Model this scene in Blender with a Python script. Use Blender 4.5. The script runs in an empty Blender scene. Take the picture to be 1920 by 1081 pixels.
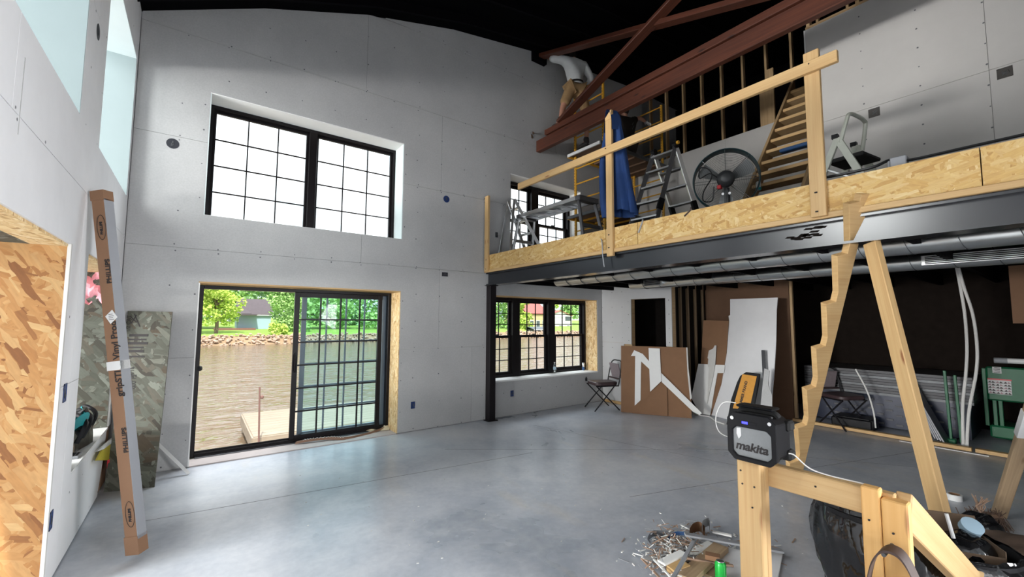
import bpy, bmesh, math, random
from mathutils import Vector, Matrix, Euler
random.seed(7)
SC = bpy.context.scene
COL = SC.collection
V = Vector
PI = math.pi
# ---------------------------------------------------------------- camera
F_PX, YAW, PITCH, ROLL, EYE = 793.6, 0.63889, 0.0760, 0.00519, V((0, 0, 1.62))
_f = V((math.sin(YAW)*math.cos(PITCH), math.cos(YAW)*math.cos(PITCH), math.sin(PITCH)))
_r = V((math.cos(YAW), -math.sin(YAW), 0)); _u = _r.cross(_f)
CR = _r*math.cos(ROLL) + _u*math.sin(ROLL); CU = -_r*math.sin(ROLL) + _u*math.cos(ROLL); CF = _f
cam = bpy.data.cameras.new('camera'); cam.sensor_width = 36; cam.lens = F_PX/1920*36; cam.clip_start = 0.05; cam.clip_end = 600
cam_o = bpy.data.objects.new('camera', cam); COL.objects.link(cam_o)
m = Matrix((CR, CU, -CF)).transposed().to_4x4(); m.translation = EYE; cam_o.matrix_world = m
SC.camera = cam_o
# survey helpers: where the sight line of a photograph point meets a known plane of the room
def ray(px, py): return CF + CR*((px-960)/F_PX) - CU*((py-540.5)/F_PX)
def P(px, py, ax, val):
    i = 'xyz'.index(ax); d = ray(px, py); return EYE + d*((val-EYE[i])/d[i])
def PP(px, py, p0, n):
    d = ray(px, py); return EYE + d*((V(p0)-EYE).dot(n)/d.dot(n))
# ---------------------------------------------------------------- sky, sun, openings, exposure
SC.view_settings.view_transform = 'Standard'; SC.view_settings.look = 'None'
SC.view_settings.gamma = 1; SC.view_settings.use_curve_mapping = False
SC.view_settings.exposure = 0.0
w = bpy.data.worlds.new('sky'); SC.world = w; w.use_nodes = True
nt = w.node_tree; nt.nodes.clear()
out = nt.nodes.new('ShaderNodeOutputWorld'); bg = nt.nodes.new('ShaderNodeBackground'); nt.links.new(bg.outputs[0], out.inputs[0])
tc = nt.nodes.new('ShaderNodeTexCoord'); nz = nt.nodes.new('ShaderNodeTexNoise'); nt.links.new(tc.outputs['Generated'], nz.inputs['Vector'])
nz.inputs['Scale'].default_value = 4.5; nz.inputs['Detail'].default_value = 5; nz.inputs['Roughness'].default_value = 0.6
rp = nt.nodes.new('ShaderNodeValToRGB'); nt.links.new(nz.outputs['Fac'], rp.inputs['Fac']); nt.links.new(rp.outputs['Color'], bg.inputs['Color'])
rp.color_ramp.elements[0].position = 0.36; rp.color_ramp.elements[0].color = (0.325, 0.405, 0.45, 1)
rp.color_ramp.elements[1].position = 0.52; rp.color_ramp.elements[1].color = (0.70, 0.72, 0.74, 1)
bg.inputs['Strength'].default_value = 2.7
def sun(name, az, el, energy, col):
    l = bpy.data.lights.new(name, 'SUN'); l.energy = energy; l.angle = 0.02; l.color = col
    o = bpy.data.objects.new(name, l); COL.objects.link(o)
    d = V((math.sin(az)*math.cos(el), math.cos(az)*math.cos(el), -math.sin(el)))   # direction the light travels
    o.rotation_euler = d.to_track_quat('-Z', 'Y').to_euler(); o.location = (0, -20, 30)
def area(name, loc, aim, sx, sy, power, col):
    l = bpy.data.lights.new(name, 'AREA'); l.shape = 'RECTANGLE'; l.size = sx; l.size_y = sy; l.energy = power; l.color = col
    o = bpy.data.objects.new(name, l); COL.objects.link(o); o.location = loc
    o.rotation_euler = (V(aim)-V(loc)).to_track_quat('-Z', 'Z').to_euler()
sun('sun', 0.25, math.radians(56), 6.5, (1.0, 0.95, 0.86))
# two fill lamps added behind the camera, then daylight through left-wall and river-side openings
area('front_fill', (5.8, -5.2, 1.2), (-.4, 3.4, .6), 4.0, 1.7, 2050, (0.97, 0.98, 1.0))
area('front_low_fill', (-.2, -6.0, 1.5), (5.0, 4.0, 1.2), 2.6, 2.0, 90, (0.98, 0.98, 1.0))
area('left_door_daylight', (-10.0, 3.2, 1.7), (7.0, 3.6, 1.0), 1.0, 2.6, 1300, (1.0, 0.985, 0.96))
area('left_upper_daylight', (-4.4, 3.1, 4.9), (3.0, 2.2, 2.9), 3.6, 1.6, 430, (0.96, 0.99, 0.98))
area('river_daylight', (5.5, 11.0, 8.6), (3.0, 4.0, .6), 15.0, 3.4, 1750, (0.90, 0.95, 1.0))
# ---------------------------------------------------------------- materials
MATS = {}
class NT:
    def __init__(s, name):
        s.m = bpy.data.materials.new(name); s.m.use_nodes = True; s.t = s.m.node_tree; s.t.nodes.clear()
        s.o = s.n('ShaderNodeOutputMaterial'); s.b = s.n('ShaderNodeBsdfPrincipled'); s.l(s.b.outputs[0], s.o.inputs[0])
        MATS[name] = s.m
    def n(s, t, **k):
        x = s.t.nodes.new(t)
        for a, b in k.items(): setattr(x, a, b)
        return x
    def l(s, a, b): s.t.links.new(a, b)
    def set(s, **k):
        for a, b in k.items(): s.b.inputs[a.replace('_', ' ')].default_value = b
    def uv(s, sx=1, sy=1, rot=0, obj=False, sz=1):
        tc = s.n('ShaderNodeTexCoord'); mp = s.n('ShaderNodeMapping'); s.l(tc.outputs['Object' if obj else 'UV'], mp.inputs[0])
        mp.inputs['Scale'].default_value = (sx, sy, sz); mp.inputs['Rotation'].default_value = (0, 0, rot); return mp.outputs[0]
    def noise(s, vec, scale, det=3, rough=.5, dist=0):
        x = s.n('ShaderNodeTexNoise'); s.l(vec, x.inputs['Vector']); x.inputs['Scale'].default_value = scale
        x.inputs['Detail'].default_value = det; x.inputs['Roughness'].default_value = rough; x.inputs['Distortion'].default_value = dist; return x
    def vor(s, vec, scale, feature='F1', rnd=1):
        x = s.n('ShaderNodeTexVoronoi', feature=feature); s.l(vec, x.inputs['Vector']); x.inputs['Scale'].default_value = scale; x.inputs['Randomness'].default_value = rnd; return x
    def ramp(s, fac, stops, interp='LINEAR'):
        x = s.n('ShaderNodeValToRGB'); s.l(fac, x.inputs[0]); e = x.color_ramp.elements; x.color_ramp.interpolation = interp
        while len(e) < len(stops): e.new(0.5)
        for i, (p, c) in enumerate(stops):
            e[i].position = p; e[i].color = tuple(c) + (1,) if len(c) == 3 else c
        return x.outputs[0]
    def mix(s, fac, a, b, blend='MIX'):
        x = s.n('ShaderNodeMix', data_type='RGBA', blend_type=blend)
        for sock, v in ((x.inputs[0], fac), (x.inputs[6], a), (x.inputs[7], b)):
            if isinstance(v, (int, float)): sock.default_value = v
            elif isinstance(v, tuple): sock.default_value = v if len(v) == 4 else v + (1,)
            else: s.l(v, sock)
        return x.outputs[2]
    def bump(s, h, strength, dist=.01):
        x = s.n('ShaderNodeBump'); s.l(h, x.inputs['Height']); x.inputs['Strength'].default_value = strength; x.inputs['Distance'].default_value = dist
        s.l(x.outputs[0], s.b.inputs['Normal'])
def plain(name, col, rough=.6, metal=0, var=.12, scale=6, bump=0, **k):
    t = NT(name); t.set(Base_Color=(*col, 1), Roughness=rough, Metallic=metal, **k)
    v = t.uv(obj=True); nz = t.noise(v, scale, 4, .6)
    if var:
        t.l(t.mix(nz.outputs[0], tuple(c*(1-var) for c in col), tuple(min(1, c*(1+var)) for c in col)), t.b.inputs['Base Color'])
    if bump: t.bump(nz.outputs[0], bump)
    return t.m
def wood(name, c0, c1, knot, rough=.6, fine=55):
    t = NT(name); v = t.uv(1.3, fine); g = t.noise(v, 1, 4, .6, .6)
    col = t.ramp(g.outputs[0], [(.3, c0), (.7, c1)])
    big = t.noise(t.uv(.8, 6), 1, 2); col = t.mix(t.ramp(big.outputs[0], [(.35, (0, 0, 0)), (.7, (.55, .55, .55))]), col, tuple(a*.82 for a in c0))
    k = t.vor(t.uv(2.1, 8.5), 1); kd = t.ramp(k.outputs['Distance'], [(.05, (1, 1, 1)), (.13, (0, 0, 0))])
    t.l(t.mix(kd, col, knot), t.b.inputs['Base Color']); t.set(Roughness=rough); t.bump(g.outputs[0], .12, .004)
def osb(name, pal, L=.10, W=.026, rough=.7, seed=0):
    """oriented strand board: four layers of long flakes lying at different angles"""
    t = NT(name); cols = []; ds = []
    base = t.uv(); wob = t.noise(base, 9, 2); wv = t.n('ShaderNodeVectorMath', operation='MULTIPLY_ADD'); t.l(wob.outputs['Color'], wv.inputs[0]); wv.inputs[1].default_value = (.018, .018, 0); t.l(base, wv.inputs[2])
    for i, ang in enumerate((.25, 1.05, 2.0, 2.75)):
        rot = t.n('ShaderNodeMapping'); t.l(wv.outputs[0], rot.inputs[0]); rot.inputs['Rotation'].default_value = (0, 0, ang+seed); rot.inputs['Location'].default_value = (i*3.1+seed, i*1.7, 0)
        sc = t.n('ShaderNodeMapping'); t.l(rot.outputs[0], sc.inputs[0]); sc.inputs['Scale'].default_value = (1/L, 1/W, 1)
        vo = t.vor(sc.outputs[0], 1); vo.distance = 'CHEBYCHEV'; sp = t.n('ShaderNodeSeparateColor'); t.l(vo.outputs['Color'], sp.inputs[0])
        gr = t.noise(sc.outputs[0], 2.2, 3)
        c = t.ramp(sp.outputs[0], [(k/(len(pal)-1)*.96+.02, p) for k, p in enumerate(pal)])
        c = t.mix(.25, c, gr.outputs[0], 'OVERLAY')
        cols.append(c); ds.append((sp.outputs[1], vo.outputs['Distance']))
    res = cols[0]; h = ds[0][1]
    for i in (1, 2, 3):
        th = t.n('ShaderNodeMath', operation='GREATER_THAN'); t.l(ds[i][0], th.inputs[0]); th.inputs[1].default_value = .5
        res = t.mix(th.outputs[0], res, cols[i])
    t.l(res, t.b.inputs['Base Color']); t.set(Roughness=rough)
    bw = t.n('ShaderNodeRGBToBW'); t.l(res, bw.inputs[0]); t.bump(bw.outputs[0], .35, .004)
def glass(name, tint, gloss=.012):
    t = NT(name); t.t.nodes.remove(t.b); a = t.n('ShaderNodeBsdfTransparent'); a.inputs[0].default_value = (*tint, 1)
    g = t.n('ShaderNodeBsdfGlossy'); g.inputs['Roughness'].default_value = .02; mx = t.n('ShaderNodeMixShader'); mx.inputs[0].default_value = gloss
    t.l(a.outputs[0], mx.inputs[1]); t.l(g.outputs[0], mx.inputs[2]); t.l(mx.outputs[0], t.o.inputs[0])
def M(n): return MATS[n]
def build_materials():
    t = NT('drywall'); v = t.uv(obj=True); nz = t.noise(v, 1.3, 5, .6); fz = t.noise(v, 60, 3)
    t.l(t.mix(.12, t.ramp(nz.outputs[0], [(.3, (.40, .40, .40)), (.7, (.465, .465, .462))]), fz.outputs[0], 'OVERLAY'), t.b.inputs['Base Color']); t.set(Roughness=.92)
    t = NT('drywall_light'); v = t.uv(obj=True); nz = t.noise(v, 1.6, 5, .65)  # drywall lightened in colour for the brightly lit left wall; pale pieces share it
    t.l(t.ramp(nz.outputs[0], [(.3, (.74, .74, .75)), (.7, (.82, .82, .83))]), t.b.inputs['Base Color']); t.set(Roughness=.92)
    plain('drywall_white', (.82, .82, .80), .9, var=.05)
    plain('loft_board', (.52, .505, .485), .92, var=.05)
    plain('closet_board', (.56, .56, .56), .9, var=.05)
    plain('strap_grey', (.10, .10, .11), .6)
    plain('reveal_board_dim', (.31, .375, .38), .9, var=.04)  # reveal_board darkened in colour to hold back the strong window light
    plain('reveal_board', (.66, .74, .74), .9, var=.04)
    plain('sheet_gap', (.33, .33, .33), .95)
    plain('pencil_strip', (.42, .42, .41), .95)
    plain('screw', (.10, .10, .11), .5)
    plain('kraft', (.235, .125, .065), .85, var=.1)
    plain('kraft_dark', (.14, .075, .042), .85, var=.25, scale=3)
    plain('carton_shaded', (.15, .098, .062), .85, var=.1)  # kraft_box brown with shadow put into the colour
    plain('kraft_box', (.25, .135, .075), .8, var=.08)
    plain('gypsum', (.62, .61, .58), .95)
    wood('pine', (.53, .325, .135), (.63, .43, .205), (.26, .10, .035))
    wood('pine_orange', (.70, .38, .12), (.80, .48, .18), (.30, .12, .04))
    wood('pine_grey', (.36, .25, .15), (.50, .36, .22), (.18, .09, .04))
    wood('stud_wood', (.40, .26, .13), (.55, .38, .20), (.20, .1, .05))
    wood('stud_dark', (.13, .085, .045), (.20, .135, .075), (.08, .04, .02))
    wood('redwood', (.060, .016, .008), (.13, .036, .016), (.02, .006, .004), .55, 30)
    wood('dock_wood', (.25, .20, .15), (.36, .30, .225), (.4, .3, .22))
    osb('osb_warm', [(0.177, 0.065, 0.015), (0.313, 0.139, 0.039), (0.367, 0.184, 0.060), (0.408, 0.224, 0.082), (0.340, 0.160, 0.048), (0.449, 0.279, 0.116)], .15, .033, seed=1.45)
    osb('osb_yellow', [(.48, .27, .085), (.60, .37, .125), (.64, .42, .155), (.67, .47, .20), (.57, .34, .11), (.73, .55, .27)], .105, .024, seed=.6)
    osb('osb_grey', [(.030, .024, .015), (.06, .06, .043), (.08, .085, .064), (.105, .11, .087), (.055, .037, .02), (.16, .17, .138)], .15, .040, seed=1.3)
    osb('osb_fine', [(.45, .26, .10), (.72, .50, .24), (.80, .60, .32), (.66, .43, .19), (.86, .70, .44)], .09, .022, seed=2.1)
    # polished concrete slab with dust and tan stains
    t = NT('concrete'); v = t.uv(obj=True); n1 = t.noise(v, .55, 5, .62, .4); n2 = t.noise(v, 3.2, 6, .68); n3 = t.noise(v, 22, 4)
    c = t.ramp(n1.outputs[0], [(.30, (.30, .335, .39)), (.5, (.455, .48, .53)), (.68, (.62, .63, .65))])
    c = t.mix(t.ramp(n2.outputs[0], [(.44, (0, 0, 0)), (.78, (.55, .55, .55))]), c, (.68, .68, .70))
    n4 = t.noise(t.uv(.9, .35, .7, True), 1.4, 4, .6); c = t.mix(t.ramp(n4.outputs[0], [(.60, (0, 0, 0)), (.74, (.5, .5, .5))]), c, (.60, .53, .43))
    c = t.mix(.15, c, n3.outputs[0], 'OVERLAY'); t.l(c, t.b.inputs['Base Color'])
    t.l(t.ramp(n1.outputs[0], [(.3, (.25,)*3), (.7, (.38,)*3)]), t.b.inputs['Roughness']); t.bump(n3.outputs[0], .06, .003)
    plain('joint', (.16, .16, .17), .9)
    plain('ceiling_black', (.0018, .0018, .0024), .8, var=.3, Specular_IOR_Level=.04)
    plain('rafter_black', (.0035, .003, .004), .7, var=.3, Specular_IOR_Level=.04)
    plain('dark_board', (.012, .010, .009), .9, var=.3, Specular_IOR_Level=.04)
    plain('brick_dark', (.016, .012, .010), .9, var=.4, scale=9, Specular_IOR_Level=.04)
    plain('steel_black', (.008, .010, .014), .24, 0, var=.2, Coat_Weight=.3, Coat_Roughness=.2)
    plain('frame_black', (.010, .008, .009), .35, var=.1, Specular_IOR_Level=.2)
    plain('chair_black', (.012, .011, .013), .35, var=.1, Specular_IOR_Level=.2)
    plain('vinyl_brown', (.05, .030, .032), .45, var=.15)
    plain('fabric_mauve', (.22, .18, .19), .9, var=.2, scale=30)
    plain('galvanised', (.62, .64, .64), .30, 1, var=.12, scale=5)
    plain('aluminium', (.70, .71, .72), .32, 1, var=.06)
    plain('aluminium_dark', (.16, .16, .17), .4, .8, var=.1)
    plain('plastic_black', (.0065, .0065, .008), .42, var=.1, Specular_IOR_Level=.2)
    plain('rubber', (.02, .02, .02), .8, Specular_IOR_Level=.2)
    plain('grille_grey', (.22, .23, .235), .45, .3, var=.08, scale=80)
    plain('white_plastic', (.80, .80, .79), .4, var=.03)
    plain('yellow_paint', (.70, .36, .03), .45, var=.2, scale=14)
    plain('plywood_dark', (.17, .10, .06), .8, var=.3, scale=4)
    plain('blue_cloth', (.006, .032, .125), .85, var=.35, scale=7)
    plain('teal_fan', (.015, .050, .060), .35, var=.1)
    plain('wire', (.10, .105, .105), .4, .7)
    plain('motor_grey', (.045, .047, .05), .45)
    plain('red_plastic', (.50, .03, .035), .4)
    plain('ladder_cream', (.52, .54, .47), .45, var=.12, scale=12)
    plain('cord_black', (.010, .010, .011), .5, var=0)
    plain('cord_white', (.75, .74, .71), .45, var=0)
    plain('outlet_blue', (.010, .035, .14), .5, var=.1)
    plain('outlet_dark', (.020, .022, .03), .6)
    plain('outlet_metal', (.07, .065, .06), .5, .5, var=.3)
    plain('skin', (.50, .25, .17), .55, var=.08)
    plain('shirt', (.62, .63, .62), .85, var=.10, scale=10, bump=.3)
    plain('shorts', (.30, .185, .085), .9, var=.25, scale=9, bump=.3)
    plain('hair', (.02, .014, .011), .7)
    plain('boot', (.035, .03, .03), .7)
    plain('bin_black', (.016, .016, .018), .5, Specular_IOR_Level=.2)
    plain('bag_black', (.008, .008, .009), .12, var=.1, scale=5, bump=.9)
    plain('teal_cloth', (.010, .30, .32), .6, var=.3)
    plain('orange_bag', (.62, .29, .045), .75, var=.15, scale=20)
    plain('yellow_plastic', (.62, .50, .03), .35, var=.25, scale=9)
    plain('pink_insulation', (.75, .32, .36), 1, var=.3, scale=18, bump=1)
    plain('green_paint', (.008, .12, .048), .45, var=.25, scale=8)
    plain('green_can', (.02, .42, .06), .25, .3, var=.1)
    plain('label_white', (.70, .70, .69), .6, var=.06)
    plain('ink', (.020, .016, .016), .7, var=0)
    plain('ink_soft', (.10, .09, .085), .8, var=0)
    plain('ink_pink', (.42, .28, .30), .7, var=.3)
    plain('stud_metal', (.075, .075, .08), .5, .3, var=.2)  # galvanised studs with the storage bay's shade put into the colour
    plain('wrap_blue', (.005, .012, .040), .4)
    plain('metal_dark', (.10, .105, .11), .45, .6, var=.2)
    plain('grey_strip', (.30, .31, .33), .55, var=.1)
    plain('dark_grey_trim', (.055, .057, .064), .6, var=.15)
    plain('broom_bristle', (.12, .075, .055), .95, var=.4, scale=30)
    plain('burlap', (.10, .065, .045), .95, var=.35, scale=14)
    plain('leather', (.060, .035, .028), .6, var=.3, scale=20)
    plain('paper_brown', (.36, .24, .17), .85, var=.15)
    plain('blue_tape', (.03, .10, .26), .5)
    plain('sill_dust', (.50, .44, .42), .9, var=.15)
    plain('hazed_frame', (.15, .20, .25), .4, var=.1)  # black frame paled to blue-grey, haze behind glass put into the colour
    plain('threshold_tan', (.23, .13, .085), .7, var=.2, scale=18)
    plain('canvas', (.66, .55, .38), .9, var=.2)
    t = NT('led_blue'); t.set(Base_Color=(.01, .02, .5, 1), Emission_Color=(.06, .06, 1, 1), Emission_Strength=2.5)
    glass('pane', (.97, .985, .985), .003); glass('pane_teal', (.76, .91, .94), .001); glass('bottle_clear', (.88, .93, .95), .22)
    # outdoors
    t = NT('water'); v = t.uv(obj=True); n1 = t.noise(t.uv(.45, 1.0, .2, True), 1.15, 3, .55, .4); t.set(Base_Color=(.155, .112, .075, 1), Roughness=.09, IOR=1.33); t.bump(n1.outputs[0], .75, .40)
    plain('lawn', (.22, .36, .06), .95, var=.3, scale=.3)
    plain('bank_soil', (.30, .21, .13), .95, var=.3, scale=.5)
    plain('rock', (.42, .31, .24), .9, var=.35, scale=.6)
    plain('leaf_bright', (.50, .66, .13), .7, var=.45, scale=.5)
    plain('leaf_mid', (.32, .52, .18), .7, var=.45, scale=.5)
    plain('leaf_deep', (.22, .38, .18), .7, var=.45, scale=.5)
    plain('bark', (.18, .13, .10), .95, var=.2)
    plain('siding_blue', (.36, .50, .60), .8, var=.05, scale=.4)
    plain('siding_white', (.70, .71, .70), .8, var=.05, scale=.4)
    plain('siding_tan', (.55, .40, .24), .8, var=.1, scale=.4)
    plain('roof_grey', (.10, .085, .10), .9, var=.2, scale=2)
    plain('roof_red', (.42, .12, .11), .9, var=.2, scale=2)
    plain('far_window', (.07, .085, .10), .3, var=.1)
    plain('deck_red', (.22, .10, .085), .9, var=.2)
    plain('rust_pole', (.16, .085, .07), .7, var=.3, scale=12)
build_materials()
# ---------------------------------------------------------------- geometry helpers
def box_uv(bm, off=(0, 0)):
    l = bm.loops.layers.uv.verify()
    for f in bm.faces:
        n = f.normal; a = [abs(c) for c in n]; i = a.index(max(a))
        for lp in f.loops:
            c = lp.vert.co
            lp[l].uv = ((c.y, c.z), (c.x, c.z), (c.x, c.y))[i]
            lp[l].uv.x += off[0]; lp[l].uv.y += off[1]
def obj(name, bm, mat, parent=None, world=True, smooth=False, bevel=0, kind=None, label=None):
    """link bm as ONE mesh object; world coordinates are moved into the parent's frame"""
    bm.normal_update()
    if parent is not None and world: bm.transform(WM[parent].inverted())
    bm.normal_update(); bmesh.ops.recalc_face_normals(bm, faces=bm.faces) if len(bm.faces) < 60000 else None
    if bevel:
        bmesh.ops.bevel(bm, geom=[e for e in bm.edges if len(e.link_faces) == 2 and e.calc_face_angle(0) > .6], offset=bevel, segments=1, affect='EDGES')
    bm.normal_update(); box_uv(bm, (random.uniform(0, 9), random.uniform(0, 9)))
    me = bpy.data.meshes.new(name); bm.to_mesh(me); bm.free()
    for mm in (mat if isinstance(mat, (list, tuple)) else [mat]): me.materials.append(M(mm))
    if smooth:
        for p in me.polygons: p.use_smooth = True
        try: me.set_sharp_from_angle(angle=math.radians(40))
        except Exception: pass
    o = bpy.data.objects.new(name, me); COL.objects.link(o)
    if parent is not None: o.parent = parent
    WM[o] = (WM[parent] if parent is not None else Matrix()).copy()
    if kind: o['kind'] = kind
    if label: o['label'] = label
    return o
WM = {}
def tag(o, label, cat, group=None):
    o['label'] = label; o['category'] = cat
    if group: o['group'] = group
    return o
def thing(name, label, cat, loc=(0, 0, 0), rotz=0, group=None):
    o = bpy.data.objects.new(name, None); COL.objects.link(o); o.empty_display_size = .1
    o.location = loc; o.rotation_euler = (0, 0, rotz)
    WM[o] = Matrix.Translation(V(loc)) @ Matrix.Rotation(rotz, 4, 'Z')
    return tag(o, label, cat, group)
def solid(o, loc):
    """give a one-mesh thing its own origin"""
    d = V(loc); o.data.transform(Matrix.Translation(-d)); o.location = d; WM[o] = Matrix.Translation(d); return o
def dup(root, loc, rotz=0, label=None, group=None):
    r = root.copy(); COL.objects.link(r); r.location = loc; r.rotation_euler = (0, 0, rotz)
    if label: r['label'] = label
    if group: r['group'] = group
    for ch in list(root.children):
        c = ch.copy(); COL.objects.link(c); c.parent = r
        for g in ch.children:
            d = g.copy(); COL.objects.link(d); d.parent = c
    return r
def struct(name, bm, mat, **k): return obj(name, bm, mat, kind='structure', **k)
def B(): return bmesh.new()
def box(bm, c, s, mat4=None, mi=0):
    vs = [bm.verts.new(V((c[0]+x*s[0]/2, c[1]+y*s[1]/2, c[2]+z*s[2]/2))) for x in (-1, 1) for y in (-1, 1) for z in (-1, 1)]
    if mat4 is not None:
        for v in vs: v.co = mat4 @ v.co
    for q in ((0, 1, 3, 2), (4, 6, 7, 5), (0, 4, 5, 1), (2, 3, 7, 6), (0, 2, 6, 4), (1, 5, 7, 3)):
        f = bm.faces.new([vs[i] for i in q]); f.material_index = mi
    return bm
def b2(bm, lo, hi, mi=0): return box(bm, [(a+b)/2 for a, b in zip(lo, hi)], [abs(b-a) for a, b in zip(lo, hi)], mi=mi)
def frame(p0, p1, up=(0, 0, 1)):
    p0, p1 = V(p0), V(p1); x = (p1-p0).normalized(); u = V(up)
    if abs(x.dot(u)) > .97: u = V((1, 0, 0))
    y = u.cross(x).normalized(); z = x.cross(y)
    mm = Matrix((x, y, z)).transposed().to_4x4(); mm.translation = p0; return mm
def bar(bm, p0, p1, wy, wz, up=(0, 0, 1)):
    L = (V(p1)-V(p0)).length; return box(bm, (L/2, 0, 0), (L, wy, wz), frame(p0, p1, up))
def lumber(name, p0, p1, wy, wz, mat='pine', parent=None, up=(0, 0, 1), bevel=.004, kind=None):
    """one board with the grain running along it"""
    fm = frame(p0, p1, up); L = (V(p1)-V(p0)).length
    bm = B(); box(bm, (L/2, 0, 0), (L, wy, wz))
    o = obj(name, bm, mat, None, False, bevel=bevel, kind=kind)
    if parent is not None: o.parent = parent; o.matrix_local = WM[parent].inverted() @ fm
    else: o.matrix_world = fm
    WM[o] = fm; return o
def cyl(bm, p0, p1, r0, r1=None, seg=12, caps=True):
    r1 = r0 if r1 is None else r1; fm = frame(p0, p1); L = (V(p1)-V(p0)).length
    a = [bm.verts.new(fm @ V((0, r0*math.cos(2*PI*i/seg), r0*math.sin(2*PI*i/seg)))) for i in range(seg)]
    b = [bm.verts.new(fm @ V((L, r1*math.cos(2*PI*i/seg), r1*math.sin(2*PI*i/seg)))) for i in range(seg)]
    for i in range(seg): bm.faces.new((a[i], a[(i+1) % seg], b[(i+1) % seg], b[i]))
    if caps: bm.faces.new(a[::-1]); bm.faces.new(b)
    return bm
def smooth_path(pts, n=6, closed=False):
    pts = [V(p) for p in pts]; res = []; N = len(pts)
    for i in range(N if closed else N-1):
        p0, p1, p2, p3 = (pts[(i-1) % N] if closed or i else pts[0]), pts[i], pts[(i+1) % N], (pts[(i+2) % N] if closed or i+2 < N else pts[-1])
        for k in range(n):
            t = k/n; res.append(.5*((2*p1)+(p2-p0)*t+(2*p0-5*p1+4*p2-p3)*t*t+(3*p1-p0-3*p2+p3)*t**3))
    if not closed: res.append(pts[-1])
    return res
def tube(bm, pts, r, seg=8, closed=False):
    pts = [V(p) for p in pts]; rings = []; N = len(pts); prev = None
    rr = r if isinstance(r, (list, tuple)) else [r]*N
    for i, p in enumerate(pts):
        d = (pts[(i+1) % N]-pts[(i-1) % N]) if closed else (pts[min(i+1, N-1)]-pts[max(i-1, 0)])
        d.normalize(); y = prev if prev is not None else (V((0, 0, 1)) if abs(d.z) < .9 else V((1, 0, 0)))
        y = (y-d*y.dot(d)).normalized(); prev = y; z = d.cross(y)
        rings.append([bm.verts.new(p+(y*math.cos(2*PI*k/seg)+z*math.sin(2*PI*k/seg))*rr[i]) for k in range(seg)])
    for i in range(N if closed else N-1):
        a, b = rings[i], rings[(i+1) % N]
        for k in range(seg): bm.faces.new((a[k], a[(k+1) % seg], b[(k+1) % seg], b[k]))
    if not closed: bm.faces.new(rings[0][::-1]); bm.faces.new(rings[-1])
    return bm
def lathe(bm, c, prof, seg=20, axis=(0, 0, 1)):
    fm = frame(V(c), V(c)+V(axis)); rings = []
    for (r, h) in prof: rings.append([bm.verts.new(fm @ V((h, r*math.cos(2*PI*i/seg), r*math.sin(2*PI*i/seg)))) for i in range(seg)])
    for a, b in zip(rings, rings[1:]):
        for i in range(seg): bm.faces.new((a[i], a[(i+1) % seg], b[(i+1) % seg], b[i]))
    if prof[0] == prof[-1]: bmesh.ops.remove_doubles(bm, verts=rings[0]+rings[-1], dist=1e-6); return bm
    if prof[0][0] > 1e-4: bm.faces.new(rings[0][::-1])
    if prof[-1][0] > 1e-4: bm.faces.new(rings[-1])
    return bm
def prism(bm, pts, d, mi=0):
    """polygon (list of 3-D points in one plane) given a thickness d (vector)"""
    d = V(d); a = [bm.verts.new(V(p)) for p in pts]; b = [bm.verts.new(V(p)+d) for p in pts]; n = len(pts)
    for f in [bm.faces.new(a[::-1]), bm.faces.new(b)] + [bm.faces.new((a[i], a[(i+1) % n], b[(i+1) % n], b[i])) for i in range(n)]: f.material_index = mi
    return bm
def grid_surface(bm, f, nu, nv, closed_u=False):
    g = [[bm.verts.new(V(f(i/(nu if closed_u else nu-1), j/(nv-1)))) for i in range(nu)] for j in range(nv)]
    for j in range(nv-1):
        for i in range(nu if closed_u else nu-1):
            k = (i+1) % nu; bm.faces.new((g[j][i], g[j][k], g[j+1][k], g[j+1][i]))
    return bm
def text(body, size, origin, xdir, ydir, mat, parent=None, name='lettering', align='LEFT', ext=.0006, bold=0, shear=0):
    cu = bpy.data.curves.new('t', 'FONT'); cu.body = body; cu.size = size; cu.extrude = ext; cu.align_x = align; cu.shear = shear; cu.offset = bold
    to = bpy.data.objects.new('t', cu); COL.objects.link(to)
    dg = bpy.context.evaluated_depsgraph_get(); me = bpy.data.meshes.new_from_object(to.evaluated_get(dg)); bpy.data.objects.remove(to)
    x = V(xdir).normalized(); y = V(ydir); y = (y-x*y.dot(x)).normalized(); z = x.cross(y)
    mm = Matrix((x, y, z)).transposed().to_4x4(); mm.translation = V(origin)
    if parent is not None: mm = WM[parent].inverted() @ mm
    me.transform(mm); me.materials.clear(); me.materials.append(M(mat)); me.name = name
    o = bpy.data.objects.new(name, me); COL.objects.link(o)
    if parent is not None: o.parent = parent
    WM[o] = Matrix(); return o
def skin(verts, edges, radii, levels=2, root=0):
    me = bpy.data.meshes.new('sk'); me.from_pydata([V(v) for v in verts], edges, [])
    o = bpy.data.objects.new('sk', me); COL.objects.link(o)
    md = o.modifiers.new('s', 'SKIN'); md.use_smooth_shade = True
    for i, sv in enumerate(me.skin_vertices[0].data):
        r = radii[i]; sv.radius = (r, r) if isinstance(r, (int, float)) else r; sv.use_root = (i == root)
    if levels: sb = o.modifiers.new('b', 'SUBSURF'); sb.levels = levels
    dg = bpy.context.evaluated_depsgraph_get(); res = bpy.data.meshes.new_from_object(o.evaluated_get(dg))
    bpy.data.objects.remove(o); bm = B(); bm.from_mesh(res); bpy.data.meshes.remove(res); return bm
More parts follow.
